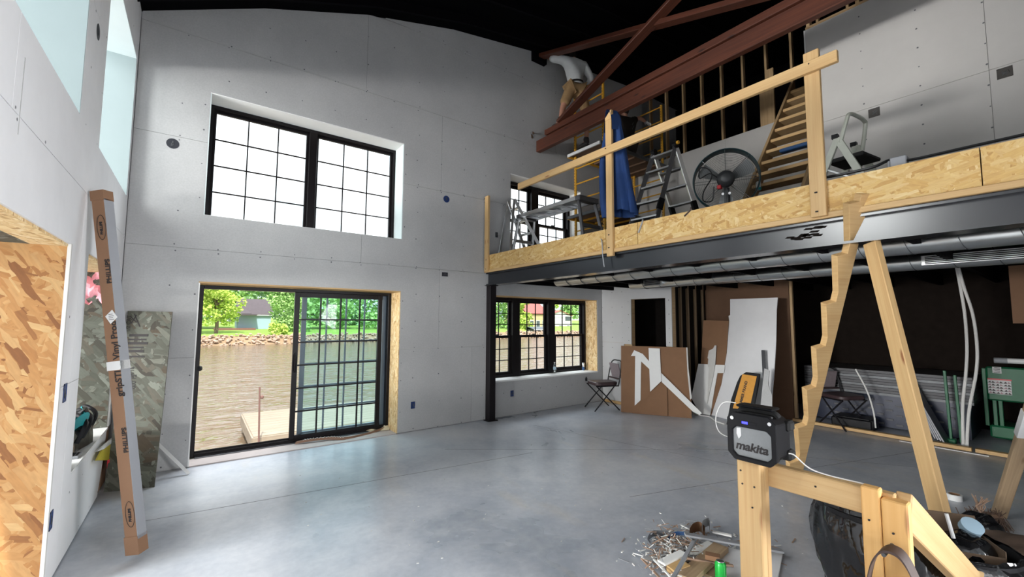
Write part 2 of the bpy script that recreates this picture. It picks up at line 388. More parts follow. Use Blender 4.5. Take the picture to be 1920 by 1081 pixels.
# ---------------------------------------------------------------- the room shell
D, XL, XM, ZD = 5.93, -0.645, 3.85, 2.70        # window wall, left wall, loft edge, loft floor
ROOF = [(-1.3, 4.66), (-.64, 4.97), (.5, 5.53), (1.78, 6.03), (3.17, 6.41), (5.15, 6.76), (7.84, 7.02), (11.6, 7.1)]
def roof_z(x):
    for (a, za), (b, zb) in zip(ROOF, ROOF[1:]):
        if x <= b: return za+(zb-za)*(x-a)/(b-a)
    return ROOF[-1][1]
def cuts(u0, u1, v0, v1, ops):
    us = sorted({u0, u1} | {c for o in ops for c in o[:2] if u0 < c < u1}); vs = sorted({v0, v1} | {c for o in ops for c in o[2:] if v0 < c < v1})
    for a, b in zip(us, us[1:]):
        for c, d in zip(vs, vs[1:]):
            if not any(o[0] <= a+1e-6 and o[1] >= b-1e-6 and o[2] <= c+1e-6 and o[3] >= d-1e-6 for o in ops): yield a, b, c, d
def slab(bm, u0, u1, v0, v1, ops, mp, t0, t1, clip=False):
    extra = [(x, x, -9, -9) for x, _ in ROOF] if clip else []
    for a, b, c, d in cuts(u0, u1, v0, v1, list(ops)+extra):
        p = [(a, c), (b, c), (b, d), (a, d)]
        if clip:
            if min(roof_z(a), roof_z(b)) <= c: 
                if max(roof_z(a), roof_z(b)) <= c: continue
            p = [(a, c), (b, c), (b, max(c+.001, min(d, roof_z(b)+.01))), (a, max(c+.001, min(d, roof_z(a)+.01)))]
        prism(bm, [mp(u, v, t0) for u, v in p], mp(0, 0, t1)-mp(0, 0, t0))
    return bm
mapB = lambda u, v, t: V((u, D+t, v))
mapL = lambda u, v, t: V((XL-t, u, v))
OPB = [(0, 2.378, 0, 2.045), (.005, 2.378, 2.81, 4.265), (3.90, 6.58, .60, 2.05), (4.36, 6.13, 2.86, 4.235)]
OPL = [(1.5, 3.717, 0, 2.076), (4.24, 5.80, .545, 2.09), (1.3, 3.655, 2.885, 4.385), (4.285, 5.845, 2.885, 4.385)]
bm = B(); b2(bm, (-1.2, -6.5, -.25), (11.6, D+.47, 0)); floor = struct('floor', bm, 'concrete')
wall_back = struct('wall_back', slab(B(), -1.2, 11.6, 0, 7.1, OPB, mapB, .016, .46, True), 'sheet_gap')
wall_left = struct('wall_left', slab(B(), -6.5, D+.46, 0, 4.98, OPL, mapL, .016, .45), 'sheet_gap')
# gypsum sheets, each with its own edges
G = .0015
rows = [(0.012, 1.195, [-.64, 3.6, 8.2]), (1.195, 2.41, [-.64, 3.0, 8.2]), (2.41, 3.655, [-.64, 1.79, 5.45, 8.2]), (3.655, 4.88, [-.64, 3.0, 8.2]), (4.88, 6.10, [-.64, 1.79, 5.45, 8.2]), (6.10, 7.02, [1.79, 5.45, 8.2])]
for z0, z1, xs in rows:
    for a, b in zip(xs, xs[1:]):
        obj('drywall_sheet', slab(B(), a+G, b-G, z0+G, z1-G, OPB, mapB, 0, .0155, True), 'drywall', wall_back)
for z0, z1, ys in [(.012, 1.2, [-2.4, 1.25, 4.0, D]), (1.2, 2.472, [-2.4, 1.25, 4.0, D]), (2.472, 3.70, [-1.1, 2.55, D]), (3.70, 4.96, [-2.4, 1.25, 3.97, D])]:
    for a, b in zip(ys, ys[1:]):
        if z0 < .1 and a == 4.0:      # low sheet under the left window: its far end is cut at a slant
            bm = B(); slab(bm, a+G, 4.24, z0+G, z1-G, [], mapL, 0, .0155)
            prism(bm, [mapL(u, v, 0) for u, v in ((4.24, z0), (5.43, z0), (5.62, .30), (5.70, .545), (4.24, .545))], V((-.0155, 0, 0)))
            slab(bm, 5.80, D, .56, z1-G, [], mapL, 0, .0155)
            obj('drywall_sheet', bm, 'drywall_light', wall_left)
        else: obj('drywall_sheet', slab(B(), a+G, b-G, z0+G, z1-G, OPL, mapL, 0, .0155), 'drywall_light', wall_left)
obj('kraft_sheathing', slab(B(), 5.43, D, .01, .545, [], mapL, .010, .0165), 'kraft_box', wall_left)
# faint tape-edge bands along two sheet joints
for z, x0, x1 in ((4.893, -.6, 5.0), (2.402, 2.4, 3.8), (3.668, 2.5, 4.3), (1.205, 2.42, 3.8)):
    bm = B(); b2(bm, (x0, D-.0006, z-.010), (x1, D+.002, z+.006)); obj('joint_band', bm, 'pencil_strip', wall_back)
def screws(name, pts, mp, parent):
    bm = B()
    for u, v in pts:
        r = random.uniform(.006, .010); c = mp(u, v, -.001)
        n = mp(0, 0, 1)-mp(0, 0, 0); a = V((0, 0, 1)); b = n.cross(a)
        k = [bm.verts.new(c+(a*math.sin(i*PI/3)+b*math.cos(i*PI/3))*r) for i in range(6)]; bm.faces.new(k)
    obj(name, bm, 'screw', parent, kind='stuff')
def clear(u, v, ops): return not any(o[0]-.03 < u < o[1]+.03 and o[2]-.03 < v < o[3]+.03 for o in ops)
pts = []
for i in range(17):
    for (z0, z1, _) in rows:
        for k in range(4):
            u = -.24+i*.4064+random.uniform(-.02, .02); v = z0+.02+(z1-z0-.04)*k/3+random.uniform(-.02, .02)
            if clear(u, v, OPB) and v < roof_z(u)-.05 and random.random() < .85: pts.append((u, v))
for z in (.3, .75, 1.0, 1.5, 1.9, 3.0, 3.4, 3.8, 4.1): pts += [(-.03, z) if z < 2.2 else (-.04, z), (2.41, z)]
screws('drywall_screws', pts, mapB, wall_back)
pts = []
for i in range(10):
    for z0, z1 in ((.03, 1.2), (1.2, 2.47), (2.47, 3.7), (3.7, 4.94)):
        for k in range(4):
            u = 2.2+i*.4064; v = z0+.02+(z1-z0-.04)*k/3
            if clear(u, v, OPL) and random.random() < .6: pts.append((u+random.uniform(-.03, .03), v))
screws('drywall_screws', pts, mapL, wall_left)
# window and door reveals
def lining(name, lo, hi, mat, par): bm = B(); b2(bm, lo, hi); return obj(name, bm, mat, par)
R = .33
lining('reveal_panel', (2.366, D+.001, .01), (2.379, D+R, 2.03), 'osb_fine', wall_back); lining('reveal_panel', (0, D+.004, 2.028), (2.378, D+R, 2.046), 'pine', wall_back)
lining('reveal_panel', (-.001, D+.001, .01), (.012, D+R, 2.03), 'drywall_white', wall_back)
lining('reveal_panel', (.003, D+.002, 4.253), (2.378, D+R, 4.267), 'drywall_white', wall_back); lining('reveal_panel', (2.366, D+.001, 2.81), (2.38, D+R, 4.254), 'reveal_board', wall_back)
lining('reveal_panel', (.003, D+.001, 2.81), (.015, D+R, 4.254), 'reveal_board', wall_back); lining('reveal_panel', (.003, D+.002, 2.80), (2.378, D+R, 2.813), 'drywall_white', wall_back)
lining('reveal_panel', (6.568, D+.004, .612), (6.582, D+R, 2.04), 'osb_fine', wall_back); lining('reveal_panel', (3.90, D+.004, 2.038), (6.58, D+R, 2.052), 'pine', wall_back)
lining('window_sill', (3.90, D-.004, .588), (6.582, D+R, .612), 'drywall_white', wall_back); lining('corner_bead', (6.580, D-.003, .60), (6.592, D+.005, 2.05), 'drywall_white', wall_back)
lining('reveal_panel', (4.36, D+.002, 4.222), (6.13, D+R, 4.237), 'drywall_white', wall_back); lining('reveal_panel', (6.118, D+.001, 2.86), (6.132, D+R, 4.222), 'drywall_white', wall_back); lining('window_sill', (4.36, D+.001, 2.845), (6.132, D+R, 2.862), 'drywall_white', wall_back)
# left wall: far jambs, heads, sills
XB = XL-.44
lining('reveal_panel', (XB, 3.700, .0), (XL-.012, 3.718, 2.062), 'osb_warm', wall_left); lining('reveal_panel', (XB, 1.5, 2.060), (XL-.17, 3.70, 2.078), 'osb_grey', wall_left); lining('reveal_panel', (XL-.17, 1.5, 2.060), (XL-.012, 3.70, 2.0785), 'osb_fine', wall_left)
lining('corner_bead', (XL-.014, 3.699, .0), (XL+.003, 3.728, 2.08), 'gypsum', wall_left)
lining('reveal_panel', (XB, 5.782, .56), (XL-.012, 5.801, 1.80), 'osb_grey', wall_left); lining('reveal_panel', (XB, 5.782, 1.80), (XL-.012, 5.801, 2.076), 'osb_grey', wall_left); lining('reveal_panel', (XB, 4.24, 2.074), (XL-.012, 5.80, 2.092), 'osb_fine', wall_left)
lining('window_sill', (XB, 4.24, .535), (XL-.002, 5.80, .556), 'drywall_white', wall_left); lining('corner_bead', (XL-.014, 5.795, .56), (XL+.003, 5.815, 2.09), 'gypsum', wall_left)
bm = B()
grid_surface(bm, lambda u, v: (XB+.02+u*.40, 5.765-.03*math.sin(u*17+v*9)-.02*math.sin(v*31), 1.78+.28*v+.03*math.sin(u*21)), 14, 8)
obj('insulation', bm, 'pink_insulation', wall_left, smooth=True)
for (y0, y1) in ((1.3, 3.655), (4.285, 5.845)):
    lining('reveal_panel', (XB, y1-.013, 2.885), (XL-.001, y1+.001, 4.372), 'reveal_board_dim', wall_left); lining('reveal_panel', (XB, y0, 4.371), (XL-.001, y1, 4.386), 'reveal_board', wall_left)
    lining('window_sill', (XB, y0, 2.872), (XL-.001, y1, 2.888), 'drywall_white', wall_left)
# roof: black deck on an arched line with rafters under it
bm = B()
for (a, za), (b, zb) in zip(ROOF, ROOF[1:]):
    prism(bm, [(a, -6.5, za), (b, -6.5, zb), (b, D+.5, zb), (a, D+.5, za)], (0, 0, .14))
ceiling = struct('ceiling', bm, 'ceiling_black')
for i in range(14):
    y = 5.5-i*.61
    if y < -1: break
    bm = B()
    for (a, za), (b, zb) in zip(ROOF[1:], ROOF[2:]): prism(bm, [(a, y, za-.14), (b, y, zb-.14), (b, y, zb), (a, y, za)], (0, .045, 0))
    obj('rafter', bm, 'rafter_black', ceiling)
# unseen front wall, its opening added to admit and bound the fill light; far dark walls of the storage side
bm = B(); slab(bm, -1.2, 11.6, 0, 7.1, [(-.5, 3.8, 0, 2.45)], lambda u, v, t: V((u, -2.2-t, v)), 0, .3, True); struct('wall_front', bm, 'drywall')
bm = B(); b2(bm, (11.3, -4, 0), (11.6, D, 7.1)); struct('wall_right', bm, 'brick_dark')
# ---------------------------------------------------------------- loft
bm = B(); b2(bm, (XM+.03, -4, 2.42), (11.3, D, ZD)); loft = struct('floor_loft', bm, 'dark_board')
for i in range(16):
    y = 5.6-i*.61
    bm = B(); b2(bm, (XM+.25, y, 2.24), (11.3, y+.05, 2.42)); obj('joist', bm, 'rafter_black', loft)
edge = [D-.005, 3.31, 2.86, .32, -2.1, -4]
for a, b in zip(edge, edge[1:]):
    bm = B(); b2(bm, (XM-.012, b+.003, 2.455), (XM+.03, a-.003, 2.705)); o = obj('osb_panel', bm, 'osb_yellow', loft)
o = lumber('trim_board', (XM-.010, D-.003, 2.437), (XM-.010, -4, 2.437), .04, .044, 'pine', loft)
def beam_mesh():
    bm = B(); b2(bm, (XM, -4, 2.392), (XM+.18, D-.02, 2.412)); b2(bm, (XM, -4, 2.205), (XM+.18, D-.02, 2.223)); b2(bm, (XM+.045, -4, 2.223), (XM+.058, D-.02, 2.392)); return bm
sb = obj('steel_beam', beam_mesh(), 'steel_black'); bm = B()
for k in range(16):
    px = 1478+random.uniform(0, 74); a = P(px, 443-(px-1478)*.16+random.uniform(-9, 9), 'x', XM+.0435); prism(bm, [a+V((0, .03, -.004)), a+V((0, .012, .010)), a+V((0, -.045, .006)), a+V((0, -.03, -.010))], (.001, 0, 0))
obj('matte_smear', bm, 'dark_board', sb)
tag(sb, 'long glossy black steel beam carrying the loft edge', 'beam')
bm = B(); b2(bm, (3.865, 5.80, .012), (3.985, 5.92, 2.205)); b2(bm, (3.83, 5.77, 0), (4.02, 5.928, .012)); b2(bm, (3.83, 5.79, 2.195), (4.02, 5.925, 2.206))
tag(obj('steel_column', bm, 'frame_black', bevel=.004), 'black square steel post between the sliding door and the three-part window', 'column')
# loft walls
XU = 6.0
wu = struct('wall_loft', slab(B(), -4, 1.895, ZD, 5.30, [], lambda u, v, t: V((XU+t, u, v)), .016, .12), 'sheet_gap')
for z0, z1, ys in ((2.71, 4.045, [-3.2, .40, 1.895]), (4.045, 5.30, [-1.1, .40, 1.895])):
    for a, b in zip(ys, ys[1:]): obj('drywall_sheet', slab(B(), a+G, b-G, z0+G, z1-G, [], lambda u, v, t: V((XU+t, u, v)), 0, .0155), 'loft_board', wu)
lining('corner_bead', (XU-.003, 1.890, ZD), (XU+.12, 1.902, 5.30), 'drywall_white', wu)
screws('drywall_screws', [(1.35-.47*i, 2.85+.21*k) for i in range(4) for k in range(12)], lambda u, v, t: V((XU+t, u, v)), wu)
for i in range(5):
    y = 1.86-i*.5; lumber('stud', (XU+.06, y, 5.30), (XU+.06, y, 6.75), .04, .09, 'stud_wood', wu)
lumber('top_plate', (XU+.06, 1.89, 5.325), (XU+.06, -2, 5.325), .09, .04, 'stud_wood', wu)
XS = 8.0
ws = struct('wall_stair', slab(B(), -3.9, D-.01, ZD, 5.12, [], lambda u, v, t: V((XS+t, u, v)), .016, .03), 'sheet_gap')
for a, b in ((3.9, D-.01), (.25, 3.9)): obj('drywall_sheet', slab(B(), a+G, b-G, ZD+.01, 5.13, [], lambda u, v, t: V((XS+t, u, v)), 0, .0155), 'loft_board', ws)
for i in range(12):
    y = 5.60-i*.4064; lumber('stud', (XS+.075, y, ZD+.01), (XS+.075, y, roof_z(XS)-.1), .089, .038, 'stud_wood', ws, up=(0, 1, 0))
lumber('stud', (XS+.05, 3.10, 4.6), (XS+.05, 3.10, 6.15), .05, .12, 'stud_wood', ws, up=(0, 1, 0)); lumber('stud', (XS+.05, 3.22, 4.6), (XS+.05, 3.22, 5.95), .05, .12, 'stud_wood', ws, up=(0, 1, 0))
# black sheet added behind the stud wall to block light, leaving dark space
bm = B(); b2(bm, (9.6, -4, ZD), (9.7, D, 7.0)); struct('loft_dark_backing', bm, 'ceiling_black')
# ---------------------------------------------------------------- lower right: closet front, plywood wall, sill plate
XC = 6.72
mapC = lambda u, v, t: V((XC+t, u, v))
wc = struct('wall_closet', slab(slab(B(), 5.37, D-.01, 0, 2.36, [], mapC, .016, .11), 4.32, 5.37, 1.12, 2.38, [(4.44, 5.19, 1.0, 2.042)], mapC, .016, .11), 'stud_wood')
obj('drywall_sheet', slab(B(), 5.372, D-.01, .06, 1.20, [], mapC, 0, .0155), 'closet_board', wc); obj('drywall_sheet', slab(B(), 5.372, D-.01, 1.203, 2.38, [], mapC, 0, .0155), 'closet_board', wc)
obj('drywall_sheet', slab(B(), 4.32, 5.37, 1.18, 2.40, [(4.44, 5.19, 1.0, 2.042)], mapC, -.006, .0155), 'closet_board', wc)
lumber('sill_plate', (XC+.03, D-.01, .03), (XC+.03, 5.37, .03), .09, .05, 'pine', wc)
for y in (5.30, 4.38): lumber('stud', (XC+.06, y, .02), (XC+.06, y, 1.12), .09, .06, 'stud_wood', wc, up=(1, 0, 0))
screws('drywall_screws', [(y, z) for y in (5.40, 5.65, 5.9) for z in (.3, .7, 1.1, 1.3, 1.6, 1.9, 2.2, 2.34)]+[(y, z) for y in (5.25, 4.37) for z in (1.25, 1.5, 1.75, 2.0, 2.25)]+[(4.8, 2.25), (5.05, 2.25)], lambda u, v, t: V((XC+t-.007, u, v)), wc)
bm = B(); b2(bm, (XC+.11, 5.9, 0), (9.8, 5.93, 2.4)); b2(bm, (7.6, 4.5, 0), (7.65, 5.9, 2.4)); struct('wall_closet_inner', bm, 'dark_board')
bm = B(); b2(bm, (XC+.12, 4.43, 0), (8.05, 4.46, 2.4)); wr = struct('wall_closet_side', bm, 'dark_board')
for x in (6.92, 7.12, 7.36, 7.62, 7.88): lumber('stud', (x, 4.40, .02), (x, 4.40, 2.4), .038, .05, 'stud_dark', wr, up=(0, 1, 0))
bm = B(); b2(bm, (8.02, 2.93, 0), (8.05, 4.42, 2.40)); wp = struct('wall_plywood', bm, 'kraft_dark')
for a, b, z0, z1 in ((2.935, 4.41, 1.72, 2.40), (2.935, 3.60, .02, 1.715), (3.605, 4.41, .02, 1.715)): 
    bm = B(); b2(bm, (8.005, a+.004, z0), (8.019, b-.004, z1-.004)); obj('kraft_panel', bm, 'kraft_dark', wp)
lumber('stud', (8.03, 2.91, .02), (8.03, 2.91, 2.4), .06, .04, 'stud_wood', wp, up=(0, 1, 0))
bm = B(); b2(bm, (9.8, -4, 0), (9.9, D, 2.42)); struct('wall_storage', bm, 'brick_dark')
o = lumber('sill_plate', (7.95, 2.93, .03), (7.95, .93, .03), .09, .045, 'pine'); tag(o, 'pine floor plate nearer the plywood wall, edging the dark storage bay', 'plank')
o = lumber('sill_plate', (7.95, .90, .03), (7.95, -1.4, .03), .09, .045, 'pine'); tag(o, 'pine floor plate running past the white hoses to the right edge', 'plank')
# floor saw cuts
for a, b in (((2.6, 4.9), (6.6, 2.0)), ((-.3, 4.6), (3.4, 4.15)), ((3.3, 2.6), (7.9, 1.2)), ((4.3, 5.2), (5.0, 2.4)), ((5.4, 2.9), (6.6, 1.2))):
    bm = B(); bar(bm, (*a, .0004), (*b, .0004), .005, .001); obj('saw_cut', bm, 'joint', floor)
# ---------------------------------------------------------------- windows and sliding door
def setting(name): o = bpy.data.objects.new(name, None); COL.objects.link(o); o['kind'] = 'structure'; WM[o] = Matrix(); return o
def rect_frame(bm, x0, x1, z0, z1, y0, y1, wd):
    for lo, hi in (((x0, y0, z0), (x0+wd, y1, z1)), ((x1-wd, y0, z0), (x1, y1, z1)), ((x0+wd, y0, z0), (x1-wd, y1, z0+wd)), ((x0+wd, y0, z1-wd), (x1-wd, y1, z1))): b2(bm, lo, hi)
    return bm
def sash(par, x0, x1, z0, z1, y, rail, nc, nr, mt, pane='pane', th=.04, frm='frame_black', mun='frame_black', skip=()):
    obj('sash', rect_frame(B(), x0, x1, z0, z1, y-th/2, y+th/2, rail), frm, par, bevel=.003)
    a, b, c, d = x0+rail, x1-rail, z0+rail, z1-rail
    bm = B(); b2(bm, (a, y-.003, c), (b, y+.003, d)); obj('pane', bm, pane, par)
    for i in range(1, nc): bm = B(); x = a+(b-a)*i/nc; b2(bm, (x-mt/2, y-.010, c), (x+mt/2, y+.010, d)); obj('muntin', bm, mun, par)
    for i in range(1, nr): bm = B(); z = c+(d-c)*i/nr; b2(bm, (a, y-.009, z-mt/2), (b, y+.009, z+mt/2)); obj('muntin', bm, mun, par)
W1 = setting('window_1')
obj('window_frame', rect_frame(B(), .005, 2.376, 2.80, 4.255, 6.24, 6.38, .045), 'frame_black', W1)
bm = B(); b2(bm, (1.135, 6.23, 2.84), (1.235, 6.38, 4.22)); obj('mullion', bm, 'frame_black', W1, bevel=.004)
sash(W1, .048, 1.137, 2.82, 4.212, 6.31, .032, 3, 4, .014); sash(W1, 1.233, 2.332, 2.82, 4.212, 6.31, .032, 3, 4, .014)
def double_hung(par, xs, z0, z1, zm, nc, nr):
    for a, b in xs:
        sash(par, a, b, zm-.02, z1, 6.34, .038, nc, nr, .014); sash(par, a+.012, b-.012, z0, zm+.02, 6.29, .045, nc, nr, .014)
        bm = B(); b2(bm, ((a+b)/2-.04, 6.245, zm+.02), ((a+b)/2+.04, 6.275, zm+.036)); obj('sash_lock', bm, 'metal_dark', par)
W2 = setting('window_2')
obj('window_frame', rect_frame(B(), 3.90, 6.572, .61, 2.04, 6.24, 6.38, .05), 'frame_black', W2)
for a, b in ((4.655, 4.82), (5.525, 5.70)): bm = B(); b2(bm, (a, 6.235, .63), (b, 6.38, 2.02)); obj('mullion', bm, 'frame_black', W2, bevel=.004)
double_hung(W2, ((3.95, 4.655), (4.82, 5.525), (5.70, 6.525)), .66, 1.99, 1.335, 3, 3)
W3 = setting('window_3')
obj('window_frame', rect_frame(B(), 4.36, 6.12, 2.86, 4.225, 6.24, 6.38, .06), 'frame_black', W3)
bm = B(); b2(bm, (5.10, 6.235, 2.88), (5.27, 6.38, 4.2)); obj('mullion', bm, 'frame_black', W3, bevel=.004)
double_hung(W3, ((4.42, 5.10), (5.27, 6.06)), 2.92, 4.165, 3.50, 3, 3)
D1 = setting('door_1')
bm = rect_frame(B(), .013, 2.366, .012, 2.028, 6.26, 6.40, .042); b2(bm, (.055, 6.225, .0), (2.33, 6.26, .03)); b2(bm, (.055, 6.30, .05), (2.33, 6.315, .075)); obj('door_frame', bm, 'frame_black', D1, bevel=.003)
bm = B(); b2(bm, (.06, 6.20, .012), (2.33, 6.225, .022)); obj('door_track', bm, 'aluminium_dark', D1)
sash(D1, 1.15, 2.325, .055, 1.985, 6.368, .06, 4, 6, .02, 'pane_teal', .035, 'hazed_frame', 'hazed_frame'); sash(D1, 1.045, 2.235, .04, 1.985, 6.293, .062, 4, 6, .02, 'pane', .04)
bm = B(); tube(bm, smooth_path([(1.075, 6.272, .93), (1.075, 6.225, .96), (1.075, 6.215, 1.05), (1.075, 6.225, 1.14), (1.075, 6.272, 1.17)], 4), .011); obj('door_handle', bm, 'plastic_black', D1, smooth=True)
bm = B(); lathe(bm, (.055, 6.25, 1.04), [(.03, 0), (.032, .008), (.026, .02), (0, .024)], 16, (1, -.6, 0)); obj('door_latch', bm, 'plastic_black', D1, smooth=True)
bm = B(); b2(bm, (.012, D+.002, .001), (2.366, 6.225, .012)); struct('trim_1', bm, 'sill_dust')
# wall boxes for wiring (openings cut in the board)
def wall_box(par, mp, u, v, wu_, wv_, mat='outlet_blue', rnd=False):
    bm = B()
    if rnd: lathe(bm, mp(u, v, -.0015), [(wu_, 0), (wu_*.96, .0015), (wu_*.85, .003)], 18, mp(0, 0, 1)-mp(0, 0, 0))
    else:
        c = mp(u, v, 0); t = mp(0, 0, 1)-mp(0, 0, 0); a = mp(1, 0, 0)-mp(0, 0, 0)
        for du, dv, su, sv in ((-.46, 0, .08, 1), (.46, 0, .08, 1), (0, -.46, 1, .08), (0, .46, 1, .08)):
            p = mp(u+du*wu_, v+dv*wv_, -.001); s = [max(abs(a[i]*su*wu_), abs(t[i])*.006, .0001) for i in range(3)]; s[2] = sv*wv_; box(bm, p, s)
        s = [max(abs(a[i])*wu_, abs(t[i])*.002) for i in range(3)]; s[2] = wv_; box(bm, mp(u, v, -.0006), s)
    o = obj('wiring_box', bm, mat, par)
    bm = B(); c = mp(u, v, -.004)
    for k in range(3): 
        q = [c+(mp(random.uniform(-.3, .3)*wu_, random.uniform(-.3, .3)*wv_, 0)-mp(0, 0, 0)) for _ in range(4)]; tube(bm, smooth_path(q, 3), .0018, 5)
    obj('wire_tails', bm, 'metal_dark', o)
def wb(px, py, *a, **k): p = P(px, py, 'y', D); wall_box(wall_back, mapB, p.x, p.z, *a, **k)
wb(774, 759, .062, .10); wb(960, 737, .065, .10); wb(834, 514, .10, .062, 'outlet_dark'); wb(931, 440, .05, .09, 'outlet_dark'); wb(324, 269, .058, .1, 'outlet_dark', rnd=True); wb(837, 373, .055, .1, 'outlet_blue', rnd=True)
for px, py, a, b, mt in ((121, 736, .075, .115, 'outlet_blue'), (95, 975, .06, .11, 'outlet_blue')): p = P(px, py, 'x', XL); wall_box(wall_left, mapL, p.y, p.z, a, b, mt)
p = P(184, 60, 'x', XL); wall_box(wall_left, mapL, p.y, p.z, .055, .1, 'outlet_dark', True)
for px, py in ((1639, 211), (1884, 136)): p = P(px, py, 'x', XU); wall_box(wu, lambda u, v, t: V((XU+t, u, v)), p.y, p.z, .10, .10, 'outlet_metal')
p = P(42, 158, 'x', XL)
bm = B(); b2(bm, (XL-.002, p.y-.004, p.z-.22), (XL+.001, p.y+.004, p.z+.12)); obj('torn_joint', bm, 'pencil_strip', wall_left)
# ---------------------------------------------------------------- outdoors: river, far bank, houses, trees
ZW = -2.2
bm = B(); b2(bm, (-160, D+1.2, ZW-.3), (220, 77, ZW)); struct('river', bm, 'water')
bm = B(); grid_surface(bm, lambda u, v: (-110+u*300, 75.5+v*110, ZW-.2+1.5*min(1, v*30)+3.0*v), 20, 40); bank = struct('lawn_bank', bm, 'lawn', smooth=True)
bm = B()
grid_surface(bm, lambda u, v: (-110+u*300, 74.9+v*2.4+.3*math.sin(u*190), ZW-.15+1.45*v), 90, 4); obj('bank_soil', bm, 'bank_soil', bank)
rk = random.Random(3)
def rock(bm, c, s):
    q = bmesh.ops.create_icosphere(bm, subdivisions=1, radius=1)['verts']; rot = Euler((rk.random()*6, rk.random()*6, rk.random()*6)).to_matrix()
    for v in q: v.co = V(c)+(rot @ (v.co*rk.uniform(.75, 1.15)))*s if True else v.co
    for v in q: v.co.z = c[2]+(v.co.z-c[2])*.75
bm = B()
for i in range(1500):
    t = rk.random(); x = rk.uniform(-6, 95); rock(bm, (x, 74.8+2.3*t, ZW+1.45*t+rk.uniform(-.1, .15)), rk.uniform(.12, .32))
o = obj('riprap_rocks', bm, 'rock', kind='stuff'); o['label'] = 'pale riprap rocks along the far waterline'; o['category'] = 'rocks'
def tree(name, label, px, base_py, top_py, wid, y, leaf, n=2600, group='trees on the far bank', trunk=True, low=.25, size=.30):
    b = P(px, base_py, 'y', y); tp = P(px, top_py, 'y', y); h = tp.z-b.z; b = V((b.x, y, b.z))
    r = thing(name, label, 'tree', b, group=group)
    if trunk:
        bm = B(); tube(bm, smooth_path([b+V((0, 0, -.3)), b+V((.1, 0, h*.2)), b+V((-.1, 0, h*.45)), b+V((0, 0, h*.75))], 3), [.32, .3, .28, .26, .25, .22, .2, .17, .14, .1], 7)
        for k in range(5): tube(bm, [b+V((0, 0, h*(.28+.08*k))), b+V((math.cos(k*2.2)*wid*.3, math.sin(k*2.2)*wid*.3, h*(.45+.09*k)))], [.12, .04], 5)
        obj('trunk', bm, 'bark', r, smooth=True)
    rg = random.Random(hash(label) % 999 if False else sum(map(ord, label))); vs, fs = [], []
    blobs = [(V((rg.uniform(-.55, .55)*wid, rg.uniform(-.4, .4)*wid, h*rg.uniform(low+.06, .93))), wid*rg.uniform(.24, .42)) for _ in range(16)]
    for k in range(n):
        c, rad = blobs[k % 16]; d = V((rg.gauss(0, 1), rg.gauss(0, 1), rg.gauss(0, 1))).normalized()
        p = c+d*rad*rg.uniform(.55, 1.05)
        if p.z < h*low*.6: p.z = h*low*.6+rg.random()*.5
        a = V((rg.gauss(0, 1), rg.gauss(0, 1), rg.gauss(0, .6))).normalized()*size*rg.uniform(.6, 1.3); e = a.cross(V((rg.gauss(0, 1), rg.gauss(0, 1), rg.gauss(0, 1)))).normalized()*size*rg.uniform(.4, .9)
        i = len(vs); q = b+p; vs += [q-a, q-e, q+a, q+e]; fs.append((i, i+1, i+2, i+3))
    me = bpy.data.meshes.new('foliage'); me.from_pydata([v-b for v in vs], [], fs); me.materials.append(M(leaf))
    o = bpy.data.objects.new('foliage', me); COL.objects.link(o); o.parent = r; o['kind'] = 'stuff'
tree('maple_tree', 'bright yellow-green tree on the lawn left of the blue house', 404, 628, 520, 5.6, 84, 'leaf_bright', 5200, low=.28, size=.26)
tree('lakeside_tree', 'leafy green tree at the right of the blue house, seen past the door panel', 541, 630, 532, 4.8, 88, 'leaf_mid', 4200, trunk=False, low=.05, size=.26)
tree('lakeside_bush', 'low bright bush at the water right of the lawn', 520, 636, 606, 2.3, 80, 'leaf_bright', 900, trunk=False, low=.0, size=.22)
tree('far_tree', 'tall pale tree behind the grey roof of the blue house', 470, 605, 512, 9.5, 140, 'leaf_mid', 2600, trunk=False, low=.1, size=.5)
tree('far_tree', 'deep green tree behind the house, above its right gable', 525, 605, 515, 9, 121, 'leaf_deep', 2600, trunk=False, low=.1, size=.5)
tree('far_tree', 'hazy green tree at the left edge of the doorway view', 372, 605, 520, 8, 102, 'leaf_mid', 2200, trunk=False, low=.1, size=.5)
tree('far_tree', 'pale tree seen through the upper panes of the sliding door', 600, 615, 520, 10, 98, 'leaf_mid', 2400, trunk=False, low=.05, size=.5)
tree('far_tree', 'green tree seen through the right columns of the sliding door', 665, 615, 525, 11, 118, 'leaf_deep', 2400, trunk=False, low=.05, size=.5)
tree('far_tree', 'green tree ahead of the right jamb of the sliding door', 720, 615, 525, 10, 97, 'leaf_mid', 2200, trunk=False, low=.05, size=.5)
tree('lakeside_tree', 'large light-green tree behind the left sashes of the lower window', 941, 630, 545, 6.6, 94, 'leaf_mid', 3600, trunk=False, low=.02, size=.38)
tree('lakeside_tree', 'tall yellow-green tree behind the first mullion of the lower window', 978, 630, 548, 3.4, 83, 'leaf_bright', 2600, trunk=False, low=.02, size=.34)
tree('far_tree', 'round green tree behind the white house across the river', 1072, 600, 556, 8.0, 130, 'leaf_mid', 2200, trunk=False, low=.1, size=.6)
tree('far_tree', 'pale green tree in the gap between the red roof and the white house', 1038, 605, 560, 4.5, 122, 'leaf_bright', 1500, trunk=False, low=.1, size=.6)
